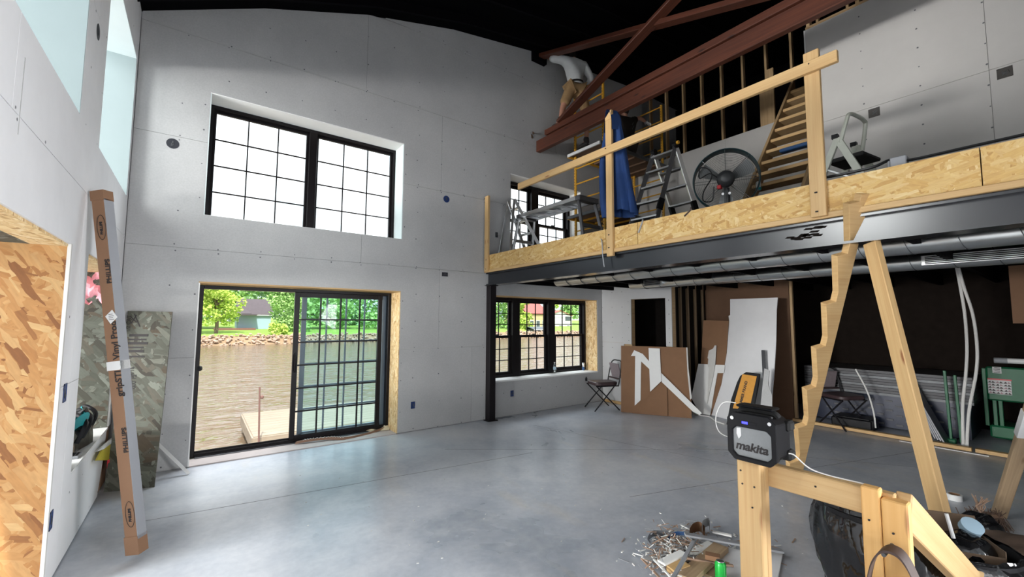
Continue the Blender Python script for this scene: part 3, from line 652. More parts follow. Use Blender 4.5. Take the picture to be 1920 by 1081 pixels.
def gable_house(name, label, x0, x1, y, zb, ze, zr, dep, siding, roof, wins, along='x', door=None):
    r = thing(name, label, 'house', ((x0+x1)/2, y, zb))
    bm = B(); b2(bm, (x0, y, zb-.4), (x1, y+dep, ze)); obj('wall', bm, siding, r)
    bm = B(); e = .35
    if along == 'x':   # eaves face the river
        prism(bm, [(x0-e, y-e, ze-.05), (x1+e, y-e, ze-.05), (x1+e, y+dep/2, zr), (x0-e, y+dep/2, zr)], (0, 0, .16)); prism(bm, [(x0-e, y+dep+e, ze-.05), (x1+e, y+dep+e, ze-.05), (x1+e, y+dep/2, zr), (x0-e, y+dep/2, zr)], (0, 0, .16))
    else:
        xm = (x0+x1)/2
        for xa in (x0-e, x1+e): prism(bm, [(xa, y-e, ze-.05), (xm, y-e, zr), (xm, y+dep+e, zr), (xa, y+dep+e, ze-.05)], (0, 0, .16))
        g = B(); prism(g, [(x0, y, ze), (x1, y, ze), (xm, y, zr)], (0, dep, 0)); obj('gable', g, siding, r)
    obj('roof', bm, roof, r)
    bm = B(); b2(bm, (x0-e, y-e-.04, ze-.12), (x1+e, y-e, ze+.03)); obj('fascia', bm, 'siding_white', r)
    for (a, b, c, d, mt) in wins:
        bm = B(); b2(bm, (a-.1, y-.06, c-.1), (b+.1, y+.02, d+.1)); f = obj('window', bm, 'siding_white', r)
        bm = B(); b2(bm, (a, y-.07, c), (b, y-.055, d)); obj('pane', bm, mt, f)
    return r
Y = 98
q = lambda px, py: P(px, py, 'y', Y)
a, b = q(446, 616), q(507, 616); e = q(480, 590); t = q(480, 560)
h = gable_house('lake_house', 'pale blue house with a grey shingle roof across the river', a.x, b.x, Y, a.z, e.z, t.z, 9, 'siding_blue', 'roof_grey',
    [(q(448, 0).x, q(452, 0).x, q(0, 603).z-.0, q(450, 597).z, 'siding_blue'), (q(455, 0).x, q(459, 0).x, q(457, 603).z, q(457, 597).z, 'siding_blue'), (q(461, 0).x, q(465, 0).x, q(463, 603).z, q(463, 597).z, 'siding_blue'), (q(467, 0).x, q(470, 0).x, q(468, 602).z, q(468, 594).z, 'far_window')])
bm = B(); lo = q(450, 590); b2(bm, (lo.x, Y-2.2, e.z-.1), (q(507, 0).x+.3, Y, e.z+.12)); prism(bm, [(q(456, 0).x, Y-2.2, e.z+.1), (q(500, 0).x, Y-2.2, e.z+.1), (q(492, 0).x, Y, e.z+1.0), (q(465, 0).x, Y, e.z+1.0)], (0, 0, .14)); obj('porch_roof', bm, 'roof_grey', h)
bm = B(); b2(bm, (q(436, 0).x, Y-4, a.z-.2), (q(507, 0).x, Y-.3, a.z+.15)); obj('deck', bm, 'deck_red', h)
Y = 92; q = lambda px, py: P(px, py, 'y', Y)
gable_house('lake_house', 'small white cottage half hidden behind the yellow-green tree', q(372, 0).x, q(402, 0).x, Y, q(390, 624).z, q(390, 603).z, q(390, 596).z, 6, 'siding_white', 'roof_grey', [(q(384, 0).x, q(392, 0).x, q(388, 612).z, q(388, 606).z, 'far_window')])
bm = B(); b2(bm, (q(380, 0).x, Y-3, q(380, 628).z-.3), (q(400, 0).x, Y-2.8, q(380, 615).z)); tag(obj('pool_fence', bm, 'siding_blue'), 'pale blue fence panel in front of the small cottage', 'fence')
Y = 100; q = lambda px, py: P(px, py, 'y', Y)
gable_house('lake_house', 'large house with a red roof seen through the middle sash', q(990, 0).x, q(1027, 0).x, Y, q(1005, 622).z, q(1005, 588).z, q(1005, 562).z, 12, 'siding_tan', 'roof_red', [(q(x, 0).x, q(x+6, 0).x, q(x, 612).z, q(x, 601).z, 'far_window') for x in (995, 1006, 1017)])
gable_house('lake_house', 'white gabled house with one wide window across the river', q(1041, 0).x, q(1084, 0).x, Y+4, q(1060, 622).z, q(1060, 592).z, q(1060, 582).z, 10, 'siding_white', 'roof_red', [(P(1057, 0, 'y', Y+4).x, P(1068, 0, 'y', Y+4).x, P(1062, 601, 'y', Y+4).z, P(1062, 593, 'y', Y+4).z, 'far_window'), (P(1046, 0, 'y', Y+4).x, P(1051, 0, 'y', Y+4).x, P(1048, 618, 'y', Y+4).z, P(1048, 610, 'y', Y+4).z, 'far_window'), (P(1060, 0, 'y', Y+4).x, P(1065, 0, 'y', Y+4).x, P(1062, 618, 'y', Y+4).z, P(1062, 610, 'y', Y+4).z, 'far_window')], along='y')
Y = 80; q = lambda px, py: P(px, py, 'y', Y)
gable_house('boat_house', 'grey boat house at the waterline below the red roof', q(993, 0).x, q(1022, 0).x, Y-2, q(1005, 630).z, q(1005, 617).z, q(1005, 613).z, 4, 'roof_grey', 'far_window', [])
bm = B()
for i in range(9): b2(bm, (q(1042, 0).x+i*1.7, Y-1.5, q(1050, 629).z), (q(1042, 0).x+i*1.7+.12, Y-1.4, q(1050, 622).z))
b2(bm, (q(1042, 0).x, Y-1.5, q(1050, 625.5).z-.1), (q(1042, 0).x+14, Y-1.4, q(1050, 625.5).z)); b2(bm, (q(1042, 0).x, Y-1.55, q(1050, 622.5).z-.1), (q(1042, 0).x+14, Y-1.38, q(1050, 622.5).z))
tag(obj('dock_rail', bm, 'siding_tan'), 'tan railing along the bank in front of the white house', 'railing')
# near dock
ZK = -1.6
dk = thing('dock', 'pale plank dock standing in the brown river outside the sliding door', 'dock', (4.5, 15.5, ZK))
n = 10
for i in range(n):
    y = 13.85+i*.36; lumber('plank', (1.42, y+.17, ZK-.03), (9.6, y+.17, ZK-.03), .312, .05, 'dock_wood', dk, bevel=.008)
lumber('rim_board', (1.40, 13.80, ZK-.2), (1.40, 17.4, ZK-.2), .05, .34, 'dock_wood', dk); lumber('rim_board', (1.40, 13.80, ZK-.2), (9.6, 13.80, ZK-.2), .05, .34, 'dock_wood', dk)
for x, y in ((1.5, 13.95), (1.5, 17.2), (5, 13.95), (9, 13.95)): bm = B(); cyl(bm, (x, y, ZW-.5), (x, y, ZK-.06), .09, seg=10); obj('pile', bm, 'dock_wood', dk)
a = P(487, 834, 'y', 13.4); b = P(487, 725, 'y', 13.4)
bm = B(); cyl(bm, (a.x, 13.4, ZW-.4), (b.x, 13.4, b.z), .022, seg=8); lathe(bm, (a.x, 13.4, b.z-.32), [(.022, 0), (.045, .02), (.045, .07), (.022, .09)], 10); tag(obj('mooring_pole', bm, 'rust_pole'), 'thin rusty pole standing in the water before the dock', 'pole')
lumber_o = lumber('gangway_board', (3.2, 12.9, ZK-.05), (10.5, 12.2, ZK-.05), .5, .06, 'dock_wood'); tag(lumber_o, 'narrow gangway board at the near edge of the dock', 'plank')
# ---------------------------------------------------------------- roof truss
XT = 4.98
o = lumber('truss_chord', (XT, D-.02, 4.865), (XT, -3.6, 4.865), .10, .215, 'redwood', bevel=.01); tag(o, 'heavy red-brown timber beam crossing above the loft rail', 'beam')
o = lumber('truss_chord', (XT-.02, D-.3, 5.022), (XT-.02, -3.6, 5.022), .14, .095, 'redwood', bevel=.01); tag(o, 'red-brown timber lying flat on top of the heavy loft beam', 'beam')
lumber_top = lumber('truss_brace', (XT+.03, D-.03, 6.64), (XT+.03, .9, 4.98), .07, .15, 'redwood', up=(1, 0, 0), bevel=.008); tag(lumber_top, 'dark timber brace slanting down from the gable end under the roof', 'brace')
o = lumber('truss_brace', (XT-.06, 5.25, 5.07), (XT-.06, 1.9, 6.33), .05, .17, 'redwood', up=(1, 0, 0), bevel=.008); tag(o, 'red-brown brace rising from the heavy beam beside the standing worker', 'brace')
bm = B(); b2(bm, (XT-.16, D-.10, 6.50), (XT+.16, D-.005, 6.76)); tag(obj('truss_bracket', bm, 'rafter_black', bevel=.01), 'black bracket block at the gable wall above the worker', 'bracket')
bm = B(); b2(bm, (XT-.16, D-.045, 5.075), (XT-.12, D-.005, 5.115)); b2(bm, (XT-.16, D-.012, 5.0), (XT-.12, D-.004, 5.115)); tag(obj('joist_clip', bm, 'aluminium'), 'tiny bright metal clip on the wall at the timber beam end', 'clip')
# ---------------------------------------------------------------- loft guard rail of new pine
rl = thing('loft_railing', 'raw pine guard rail screwed to the loft edge', 'railing', (XM-.04, 3.0, 2.4))
lumber('rail', (XM-.075, 4.93, 3.62), (XM-.075, .985, 3.62), .04, .092, 'pine', rl)
p = lumber('post', (XM-.035, 3.22, 2.37), (XM-.035, 3.22, 4.0), .09, .04, 'pine', rl, up=(1, 0, 0))
bm = B(); prism(bm, [(XM-.055, 3.175, 4.0), (XM-.055, 3.265, 4.0), (XM-.055, 3.265, 4.03), (XM-.055, 3.175, 4.11)], (.04, 0, 0)); obj('post_tip', bm, 'pine', rl)
lumber('post', (XM-.035, 1.165, 2.43), (XM-.035, 1.165, 3.76), .105, .04, 'pine', rl, up=(1, 0, 0))
lumber('post', (XM-.035, 5.84, 2.43), (XM-.035, 5.84, 3.70), .10, .04, 'pine', rl, up=(1, 0, 0))
bm = B()
for y in (3.22, 1.165, 5.84):
    for z in (2.47, 2.62, 3.64):
        cyl(bm, (XM-.058-(.04 if z > 3 else 0), y+random.uniform(-.02, .02), z), (XM-.055-(.04 if z > 3 else 0), y, z), .006, seg=6)
obj('screw_heads', bm, 'ink', rl, kind='stuff')
# blue jacket over the post top
bm = B()
def jk(u, v):
    a = u*2*PI; z = 4.10-1.14*v-(.12*v*math.sin(a*.5+.4)); w_ = .045+.085*v**.7+.022*math.sin(5*a+5*v)*v; d_ = .035+.065*v**.6
    y = 3.215-.03*v+w_*math.cos(a)-(.07*v if math.cos(a) < 0 else 0); x = XM+.03+d_*(1+math.sin(a))*.9+.026*v*math.sin(6*a+3*v)
    return (x, y, z)
grid_surface(bm, jk, 40, 26, True)
hood = B(); grid_surface(hood, lambda u, v: (XM-.065+.15*v+.01*math.sin(9*u), 3.22+(.062+.02*v)*math.cos(u*PI)*(1 if True else 0), 3.86+.26*math.sin(u*PI)+.03*v), 18, 8)
jt = thing('blue_jacket', 'blue jacket hung over the tall rail post', 'jacket', (XM, 3.22, 2.9)); obj('body', bm, 'blue_cloth', jt, smooth=True); obj('hood', hood, 'blue_cloth', jt, smooth=True)
bm = B(); tube(bm, smooth_path([(XM+.04, 3.33, 3.9), (XM-.0, 3.36, 3.5), (XM+.0, 3.35, 3.1), (XM+.03, 3.34, 2.86)], 5), [.03, .03, .032, .034, .036, .038, .04, .042, .042, .044, .046, .048, .05, .05, .05, .05], 9); obj('sleeve', bm, 'blue_cloth', jt, smooth=True)
# ---------------------------------------------------------------- baker scaffold
xa, xb, yn, yf = 5.65, 7.42, 4.90, 5.60
sc = thing('baker_scaffold', 'yellow rolling scaffold with dark plywood decks on the loft by the gable wall', 'scaffold', ((xa+xb)/2, 5.25, ZD))
for x in (xa, xb):
    for y in (yn, yf):
        bm = B(); cyl(bm, (x, y, ZD+.12), (x, y, 6.03), .026, seg=8); obj('leg', bm, 'yellow_paint', sc)
        bm = B()
        for k in range(58): cyl(bm, (x-.0275, y, ZD+.22+k*.055), (x-.022, y, ZD+.22+k*.055), .008, seg=6)
        obj('leg_holes', bm, 'ink', sc, kind='stuff')
        bm = B(); cyl(bm, (x, y-.02, ZD+.06), (x, y+.02, ZD+.06), .06, seg=12); obj('caster', bm, 'rubber', sc)
    for k in range(11):
        z = ZD+.3+k*.30; bm = B(); cyl(bm, (x, yn, z), (x, yf, z), .014, seg=8); obj('rung', bm, 'yellow_paint', sc)
def scaffold_deck(z):
    bm = B(); b2(bm, (xa-.14, yn-.05, z), (xb+.12, yf+.05, z+.03)); obj('deck', bm, 'plywood_dark', sc)
    for y in (yn-.06, yf+.06): bm = B(); bar(bm, (xa-.14, y, z-.005), (xb+.12, y, z-.005), .03, .06); obj('deck_rail', bm, 'yellow_paint' if y > 5 else 'metal_dark', sc)
    bm = B(); bar(bm, (xa-.15, yn-.05, z-.005), (xa-.15, yf+.05, z-.005), .03, .05); obj('deck_rail', bm, 'white_plastic' if z > 4 else 'metal_dark', sc)
    for k in range(5): x = xa+.2+k*.34; bm = B(); bar(bm, (x, yn, z-.015), (x, yf, z-.015), .03, .03); obj('deck_rib', bm, 'yellow_paint' if z < 4 else 'plywood_dark', sc)
scaffold_deck(4.74); scaffold_deck(3.55)
# ---------------------------------------------------------------- the worker, seen from behind
def W3p(px, py, y): return P(px, py, 'y', y)
pel = V((5.43, 5.38, 5.95)); che = V((5.45, 5.39, 6.32)); nek = V((5.47, 5.43, 6.53)); hed = V((5.47, 5.53, 6.57))
shl, shr = V((5.26, 5.46, 6.45)), V((5.64, 5.36, 6.45)); ell, elr = V((5.03, 5.53, 6.42)), V((5.77, 5.28, 6.19)); hal, har = V((5.10, 5.70, 6.54)), V((5.75, 5.45, 6.02))
hl, hr = V((5.34, 5.40, 5.90)), V((5.53, 5.35, 5.90)); kl, kr = V((5.20, 5.46, 5.53)), V((5.59, 5.22, 5.36)); al, ar = V((5.07, 5.40, 5.19)), V((5.60, 5.27, 4.92)); tl, tr = V((5.05, 5.56, 5.13)), V((5.61, 5.44, 4.84))
pv = [pel, (pel+che)/2, che, nek, hed+V((0, .0, .02)), shl, ell, hal, shr, elr, har, hl, kl, al, tl, hr, kr, ar, tr]
pe = [(0, 1), (1, 2), (2, 3), (3, 4), (2, 5), (5, 6), (6, 7), (2, 8), (8, 9), (9, 10), (0, 11), (11, 12), (12, 13), (13, 14), (0, 15), (15, 16), (16, 17), (17, 18)]
pr = [.09, .075, .085, .05, .085, .05, .045, .030, .05, .045, .030, .08, .06, .04, .035, .08, .06, .04, .035]
per = thing('person', 'worker in a white long-sleeved top and tan shorts reaching up at the gable wall', 'person', (5.5, 5.36, 4.78))
obj('body', skin(pv, pe, pr), 'skin', per, smooth=True)
sh = [pel+V((0, 0, .02)), (pel+che)/2, che, che+V((0, .02, .10)), shl, ell, (ell*.35+hal*.65), shr, elr, (elr*.4+har*.6)]
obj('shirt', skin(sh, [(0, 1), (1, 2), (2, 3), (2, 4), (4, 5), (5, 6), (2, 7), (7, 8), (8, 9)], [(.160, .15), (.155, .145), (.165, .15), .10, .092, .068, .054, .092, .068, .056]), 'shirt', per, smooth=True)
sp = [pel+V((0, 0, .0)), hl, (hl*.35+kl*.65), kl+(hl-kl)*.08, hr, (hr*.35+kr*.65), kr+(hr-kr)*.08]
obj('shorts', skin(sp, [(0, 1), (1, 2), (2, 3), (0, 4), (4, 5), (5, 6)], [(.150, .13), .115, .10, .095, .115, .10, .095]), 'shorts', per, smooth=True)
bm = B(); grid_surface(bm, lambda u, v: (pel.x+(.162)*math.cos(u*2*PI), pel.y+.148*math.sin(u*2*PI), pel.z+.045+.04*v+.02*math.cos(u*2*PI)), 24, 3, True); obj('belt', bm, 'ink', per, smooth=True)
bm = B(); grid_surface(bm, lambda u, v: (pel.x+.160*math.cos(u*2*PI), pel.y+.146*math.sin(u*2*PI), pel.z+.012+.035*v), 24, 3, True); obj('shirt_tail', bm, 'shirt', per, smooth=True)
bm = B(); q = bmesh.ops.create_icosphere(bm, subdivisions=3, radius=.108)['verts']
for v in q: v.co = V((v.co.x*.93, v.co.y*1.06, v.co.z*1.12))+hed+V((0, -.012, .045))
obj('hair', bm, 'hair', per, smooth=True)
for sx in (-1, 1): bm = B(); q = bmesh.ops.create_icosphere(bm, subdivisions=2, radius=.03)['verts']; [setattr(v, 'co', V((v.co.x*.45, v.co.y*.8, v.co.z*1.1))+hed+V((sx*.095, -.005, .01))) for v in q]; obj('ear', bm, 'skin', per, smooth=True)
bm = B(); q = bmesh.ops.create_icosphere(bm, subdivisions=2, radius=.02)['verts']; [setattr(v, 'co', v.co+hed+V((0, .105, .0))) for v in q]; obj('nose', bm, 'skin', per, smooth=True)
def hand(h, el, side):
    d = (h-el).normalized(); s = d.cross(V((0, 0, 1))).normalized(); n = s.cross(d)
    vs = [h, h+d*.05]; es = [(0, 1)]; rs = [.026, .032]
    for k, (off, ln) in enumerate(((-.030, .065), (-.010, .078), (.010, .074), (.029, .058))):
        b = len(vs); vs += [h+d*.085+s*off, h+d*(.085+ln*.5)+s*off*1.1+n*.008, h+d*(.085+ln)+s*off*1.1-n*.012]; es += [(1, b), (b, b+1), (b+1, b+2)]; rs += [.010, .009, .007]
    b = len(vs); vs += [h+d*.03+s*side*.042, h+d*.065+s*side*.06-n*.01]; es += [(0, b), (b, b+1)]; rs += [.012, .009]
    return skin(vs, es, rs, 1)
obj('hand', hand(hal, ell, 1), 'skin', per, smooth=True); obj('hand', hand(har, elr, -1), 'skin', per, smooth=True)
for a, t, s in ((al, tl, 0), (ar, tr, 1)):
    d = (t-a); d.z = 0; d.normalize()
    obj('boot', skin([a+V((0, 0, .10)), a, a+V((0, 0, -.035))-d*.03, a+d*.09+V((0, 0, -.04)), a+d*.19+V((0, 0, -.045))], [(0, 1), (1, 2), (2, 3), (3, 4)], [.058, .056, .046, .044, .036], 2), 'boot', per, smooth=True)
    bm = B(); c = a-d*.07; w_ = d.cross(V((0, 0, 1)))*.045; prism(bm, [c-w_, c+w_, a+d*.12+w_*1.15, a+d*.215+w_*.6, a+d*.215-w_*.6, a+d*.12-w_*1.15], (0, 0, .022)); bm.transform(Matrix.Translation((0, 0, -.098))); obj('sole', bm, 'white_plastic' if s == 0 else 'rubber', per)
# second worker, in black, kneeling on the scaffold deck
c2 = V((6.69, 5.2, 4.77)); p2_ = thing('person', 'second worker in black clothes kneeling on the scaffold, one arm held out to the right', 'person', c2)
q_ = lambda x, y, z: c2+V((x, y, z))
vs = [q_(0, 0, .34), q_(.01, .02, .54), q_(.02, .03, .72), q_(.03, .06, .92), q_(.03, .10, 1.06), q_(-.15, .06, .86), q_(-.24, .14, .66), q_(-.16, .26, .58), q_(.20, .01, .90), q_(.37, -.04, .99), q_(.53, -.06, .95), q_(-.10, .02, .30), q_(-.12, .30, .10), q_(-.12, -.08, .07), q_(.10, .0, .30), q_(.12, .30, .10), q_(.12, -.08, .07)]
es = [(0, 1), (1, 2), (2, 3), (3, 4), (2, 5), (5, 6), (6, 7), (2, 8), (8, 9), (9, 10), (0, 11), (11, 12), (12, 13), (0, 14), (14, 15), (15, 16)]
obj('body', skin(vs, es, [.10, .08, .09, .05, .09, .05, .042, .032, .05, .042, .032, .085, .06, .045, .085, .06, .045]), 'skin', p2_, smooth=True)
obj('shirt', skin([vs[0], vs[1], vs[2], vs[2]+V((0, .02, .10)), vs[5], vs[6].lerp(vs[5], .45), vs[8], vs[9].lerp(vs[8], .35)], [(0, 1), (1, 2), (2, 3), (2, 4), (4, 5), (2, 6), (6, 7)], [.16, .155, .165, .10, .092, .07, .092, .068]), 'hair', p2_, smooth=True)
obj('trousers', skin([vs[0], vs[11], vs[12], vs[13], vs[14], vs[15], vs[16]], [(0, 1), (1, 2), (2, 3), (0, 4), (4, 5), (5, 6)], [.15, .115, .085, .065, .115, .085, .065]), 'hair', p2_, smooth=True)
obj('hand', hand(vs[10], vs[9], -1), 'label_white', p2_, smooth=True); obj('hand', hand(vs[7], vs[6], 1), 'skin', p2_, smooth=True)
bm = B(); k_ = bmesh.ops.create_icosphere(bm, subdivisions=3, radius=.108)['verts']
for v in k_: v.co = V((v.co.x*.93, v.co.y*1.06, v.co.z*1.12))+vs[4]+V((0, -.012, .04))
obj('hair', bm, 'hair', p2_, smooth=True)
bm = B()
for k in range(5): a = vs[1]+V((-.03+.02*(k % 3), -.166, .06+.03*k)); bar(bm, a, a+V((.02, 0, .03)), .004, .010)
obj('back_print', bm, 'strap_grey', p2_)
# ---------------------------------------------------------------- articulated aluminium ladder on the loft
def rung_bar(bm, a, b): bar(bm, a, b, .075, .03)
lx = thing('folding_ladder', 'grey aluminium multi-position ladder standing in an A shape on the loft', 'ladder', (5.3, 3.7, ZD))
top0, top1 = V((5.42, 3.36, 4.16)), V((5.42, 3.72, 4.16))
fa = (V((5.02, 3.53, ZD)), V((5.00, 3.98, ZD))); fb = (V((5.86, 3.17, ZD)), V((5.90, 3.55, ZD)))
for nm, feet, mt in (('rail', fa, 'aluminium_dark'), ('rail', fb, 'aluminium')):
    for t_, f_ in zip((top0, top1), feet):
        bm = B(); bar(bm, t_, f_, .028, .065); obj(nm, bm, mt, lx, bevel=.004)
        bm = B(); box(bm, f_+V((0, 0, .03)), (.07, .07, .06)); obj('foot', bm, 'rubber', lx)
        bm = B(); m_ = t_.lerp(f_, .55); bar(bm, m_, t_.lerp(f_, .66), .045, .085); obj('rail_lock', bm, 'plastic_black', lx, bevel=.005)
    for k in range(6):
        t_ = .06+k*.165; bm = B(); rung_bar(bm, top0.lerp(feet[0], t_), top1.lerp(feet[1], t_)); obj('rung', bm, 'aluminium', lx, bevel=.004)
for t_ in (top0, top1): bm = B(); cyl(bm, t_+V((0, -.03, 0)), t_+V((0, .03, 0)), .05, seg=14); obj('hinge', bm, 'plastic_black', lx); 
bm = B(); cyl(bm, top0+V((-.01, -.06, .02)), top0+V((-.01, -.03, .02)), .025, seg=12); obj('hinge_knob', bm, 'yellow_paint', lx)
# ---------------------------------------------------------------- work platform and small ladder by the upper window
wp_ = thing('work_platform', 'low folding aluminium work platform in front of the small upper window', 'platform', (4.5, 5.0, ZD))
y0, y1, x0, x1, zt = 4.22, 5.62, 4.32, 4.66, 3.39
for x in (x0, x1): bm = B(); bar(bm, (x, y0, zt), (x, y1, zt), .03, .06); obj('side_rail', bm, 'aluminium', wp_, bevel=.004)
for k in range(6): bm = B(); b2(bm, (x0+.02+k*.053, y0, zt+.012), (x0+.064+k*.053, y1, zt+.028)); obj('slat', bm, 'aluminium', wp_)
for k in range(5): y = y0+.1+k*.3; bm = B(); bar(bm, (x0, y, zt-.01), (x1, y, zt-.01), .03, .03); obj('cross_bar', bm, 'aluminium', wp_)
for y, s in ((y0, -1), (y1, 1)):
    bm = B(); b2(bm, (x0-.03, y-.05, zt-.045), (x1+.03, y+.05, zt+.03)); obj('end_cap', bm, 'aluminium_dark', wp_, bevel=.006)
    for x, q in ((x0, -1), (x1, 1)):
        bm = B(); bar(bm, (x, y, zt-.04), (x+q*.05, y+s*.14, ZD+.02), .05, .03); obj('leg', bm, 'aluminium' if s > 0 else 'aluminium_dark', wp_, bevel=.004)
        bm = B(); box(bm, (x+q*.05, y+s*.14, ZD+.025), (.06, .06, .05)); obj('foot', bm, 'rubber', wp_)
    bm = B(); bar(bm, (x0-.03, y+s*.08, ZD+.28), (x1+.03, y+s*.08, ZD+.28), .025, .05); obj('leg_brace', bm, 'aluminium_dark' if s < 0 else 'aluminium', wp_)
sl = thing('step_ladder', 'slim aluminium step ladder leaning open at the left of the small upper window', 'ladder', (4.3, 5.6, ZD))
ta, tb = V((4.20, 5.78, 3.66)), V((4.20, 5.60, 3.66))
for f0, t_ in ((V((4.62, 5.74, ZD)), ta), (V((4.62, 5.30, ZD)), tb)): bm = B(); bar(bm, t_, f_ if False else f0, .025, .05); obj('rail', bm, 'aluminium', sl, bevel=.003)
for f0, t_ in ((V((4.05, 5.83, ZD)), ta), (V((4.05, 5.52, ZD)), tb)): bm = B(); bar(bm, t_, f0, .02, .04); obj('rear_rail', bm, 'aluminium', sl, bevel=.003)
for k in range(4): t_ = .15+.22*k; bm = B(); bar(bm, ta.lerp(V((4.62, 5.74, ZD)), t_), tb.lerp(V((4.62, 5.30, ZD)), t_), .07, .022); obj('step', bm, 'aluminium', sl)
# ---------------------------------------------------------------- drum fan
fc = V((5.34, 2.62, 3.42)); fax = (V((0, 0, 1.7))-fc); fax.z = -.28; fax = V((-.86, -.42, -.10)).normalized(); FR = .385
fn = thing('drum_fan', 'large round shop fan with dark teal rim and black motor on the loft', 'fan', (fc.x, fc.y, ZD))
fm = frame(fc, fc+fax); 
def fp(h, r, a): return fm @ V((h, r*math.cos(a), r*math.sin(a)))
bm = B(); lathe(bm, fc, [(FR-.012, -.10), (FR, -.09), (FR+.004, 0), (FR, .09), (FR-.012, .10), (FR-.014, .09), (FR-.012, 0), (FR-.014, -.09), (FR-.012, -.10)], 48, fax); obj('rim', bm, 'teal_fan', fn, smooth=True)
for side in (-.085, .085):
    bm = B()
    for k in range(15): r = .10+k*(FR-.115)/14; tube(bm, [fp(side*(1.05 if k < 11 else 1), r, 2*PI*i/40) for i in range(40)], .0011, 4, True)
    o = obj('guard_rings', bm, 'wire', fn, kind='stuff')
    for k in range(8): bm = B(); tube(bm, [fp(side*1.05, .08, k*PI/4), fp(side, FR-.008, k*PI/4)], .0035, 5); obj('guard_spoke', bm, 'wire', fn)
for k in range(3):
    bm = B(); a0 = k*2*PI/3+.5
    grid_surface(bm, lambda u, v: fp(-.03+.07*(u-.5)*(1-.3*v), .07+v*(FR-.115), a0+(u-.5)*(.75-.2*v)), 7, 6); obj('blade', bm, 'grille_grey', fn, smooth=True)
bm = B(); lathe(bm, fm @ V((.07, 0, 0)), [(.075, -.06), (.10, -.03), (.105, .05), (.09, .09), (.055, .115), (.05, .118), (0, .12)], 24, fax); obj('motor', bm, 'motor_grey', fn, smooth=True)
bm = B(); p = fp(.12, .12, -2.2); box(bm, p, (.05, .05, .05)); obj('switch', bm, 'red_plastic', fn, bevel=.005)
bm = B(); tube(bm, smooth_path([fp(.13, .09, 2.9), fp(.14, .20, 2.7), fp(.14, .30, 3.0), fp(.14, .33, 2.6), fp(.14, .24, 2.5), fp(.14, .16, 2.9), fp(.14, .28, 3.6), fp(.14, .36, 3.9), fp(.14, .30, 4.15), fp(.14, .16, 3.7)], 6), .008, 6); obj('cord', bm, 'cord_black', fn, smooth=True)
bm = B(); bar(bm, fc+V((.02, 0, -.1)), V((fc.x+.02, fc.y, ZD+.04)), .05, .05); bar(bm, (fc.x-.25, fc.y, ZD+.02), (fc.x+.3, fc.y, ZD+.02), .06, .04); bar(bm, (fc.x, fc.y-.3, ZD+.02), (fc.x, fc.y+.3, ZD+.02), .06, .04); obj('stand', bm, 'metal_dark', fn)
for s in (-1, 1): bm = B(); p = fp(.10, .19, -PI/2+.2*s); cyl(bm, p, p+fax*.03, .016, seg=8); obj('stand_bolt', bm, 'aluminium', fn)
# ---------------------------------------------------------------- steep stair rising through the loft wall
st = thing('loft_stair', 'steep open pine stair climbing behind the loft wall', 'stair', (6.2, 2.1, ZD))
ys0, ys1 = 2.63, 1.94; a0, z0 = 5.55, 2.72; a1, z1 = 7.75, 5.45
for y in (ys0, ys1): lumber('stringer', (a0, y, z0+.05), (a1, y, z1+.05), .04, .24, 'pine_grey' if y > 2 else 'stud_wood', st, up=(0, 1, 0)) if False else lumber('stringer', (a0, y, z0+.02), (a1, y, z1+.02), .04, .235, 'stud_wood', st)
for k in range(13):
    t_ = (k+.6)/13.2; x = a0+(a1-a0)*t_; z = z0+(z1-z0)*t_
    yr = ys1+.02
    lumber('tread', (x, ys0-.02, z), (x, yr, z), .24, .045, 'pine', st)
bm = B(); lathe(bm, (5.98, 2.50, 3.385), [(.028, 0), (.03, .005), (.03, .10), (.026, .115), (.018, .12)], 16); ca = thing('spray_can', 'small pale can with a teal base on the loft stair tread', 'can', (5.98, 2.50, 3.385)); obj('body', bm, 'label_white', ca, smooth=True)
bm = B(); lathe(bm, (5.98, 2.50, 3.385), [(.031, .002), (.0315, .004), (.0315, .035), (.031, .036)], 16); obj('base_band', bm, 'teal_cloth', ca, smooth=True)
bm = B(); box(bm, (6.42, 2.17, 3.985), (.10, .42, .05)); sv = tag(obj('tool_tray', bm, 'blue_tape', bevel=.01), 'blue tool tray lying on a middle tread of the loft stair', 'tray')
lumber_o = lumber('wood_block', (5.5, 1.80, ZD), (5.5, 1.80, 3.06), .10, .05, 'pine'); tag(lumber_o, 'upright pine block at the right foot of the loft stair', 'block')
bm = B(); b2(bm, (5.25, 1.92, ZD), (5.45, 2.12, 2.92)); b2(bm, (5.28, 1.95, 2.92), (5.40, 2.05, 2.96)); tag(obj('scrap_block', bm, 'stud_wood', bevel=.01), 'short dark wood offcuts stacked at the stair foot', 'offcut')
# ---------------------------------------------------------------- cream step stool
ss = thing('step_stool', 'cream painted step stool with a hoop handle by the loft wall', 'stool', (5.0, 1.25, ZD), math.radians(-98))
def sp3(*q): return WM[ss] @ V(q)
for dy in (-.18, .18):
    for nm, a, b, s_ in (('front_leg', (-.02, dy, .68), (-.30, dy, .02), (.03, .055)), ('rear_leg', (-.02, dy, .66), (.25, dy, .02), (.028, .06)), ('brace', (-.16, dy, .42), (.16, dy, .20), (.012, .02))):
        bm = B(); bar(bm, sp3(*a), sp3(*b), *s_); obj(nm, bm, 'ladder_cream' if nm != 'brace' else 'aluminium', ss, bevel=.003)
    bm = B(); box(bm, sp3(-.04, dy, .69), (.05, .05, .04)); obj('joint_cap', bm, 'plastic_black', ss)
    for x in (-.30, .25): bm = B(); box(bm, sp3(x, dy, .015), (.05, .05, .03)); obj('foot', bm, 'rubber', ss)
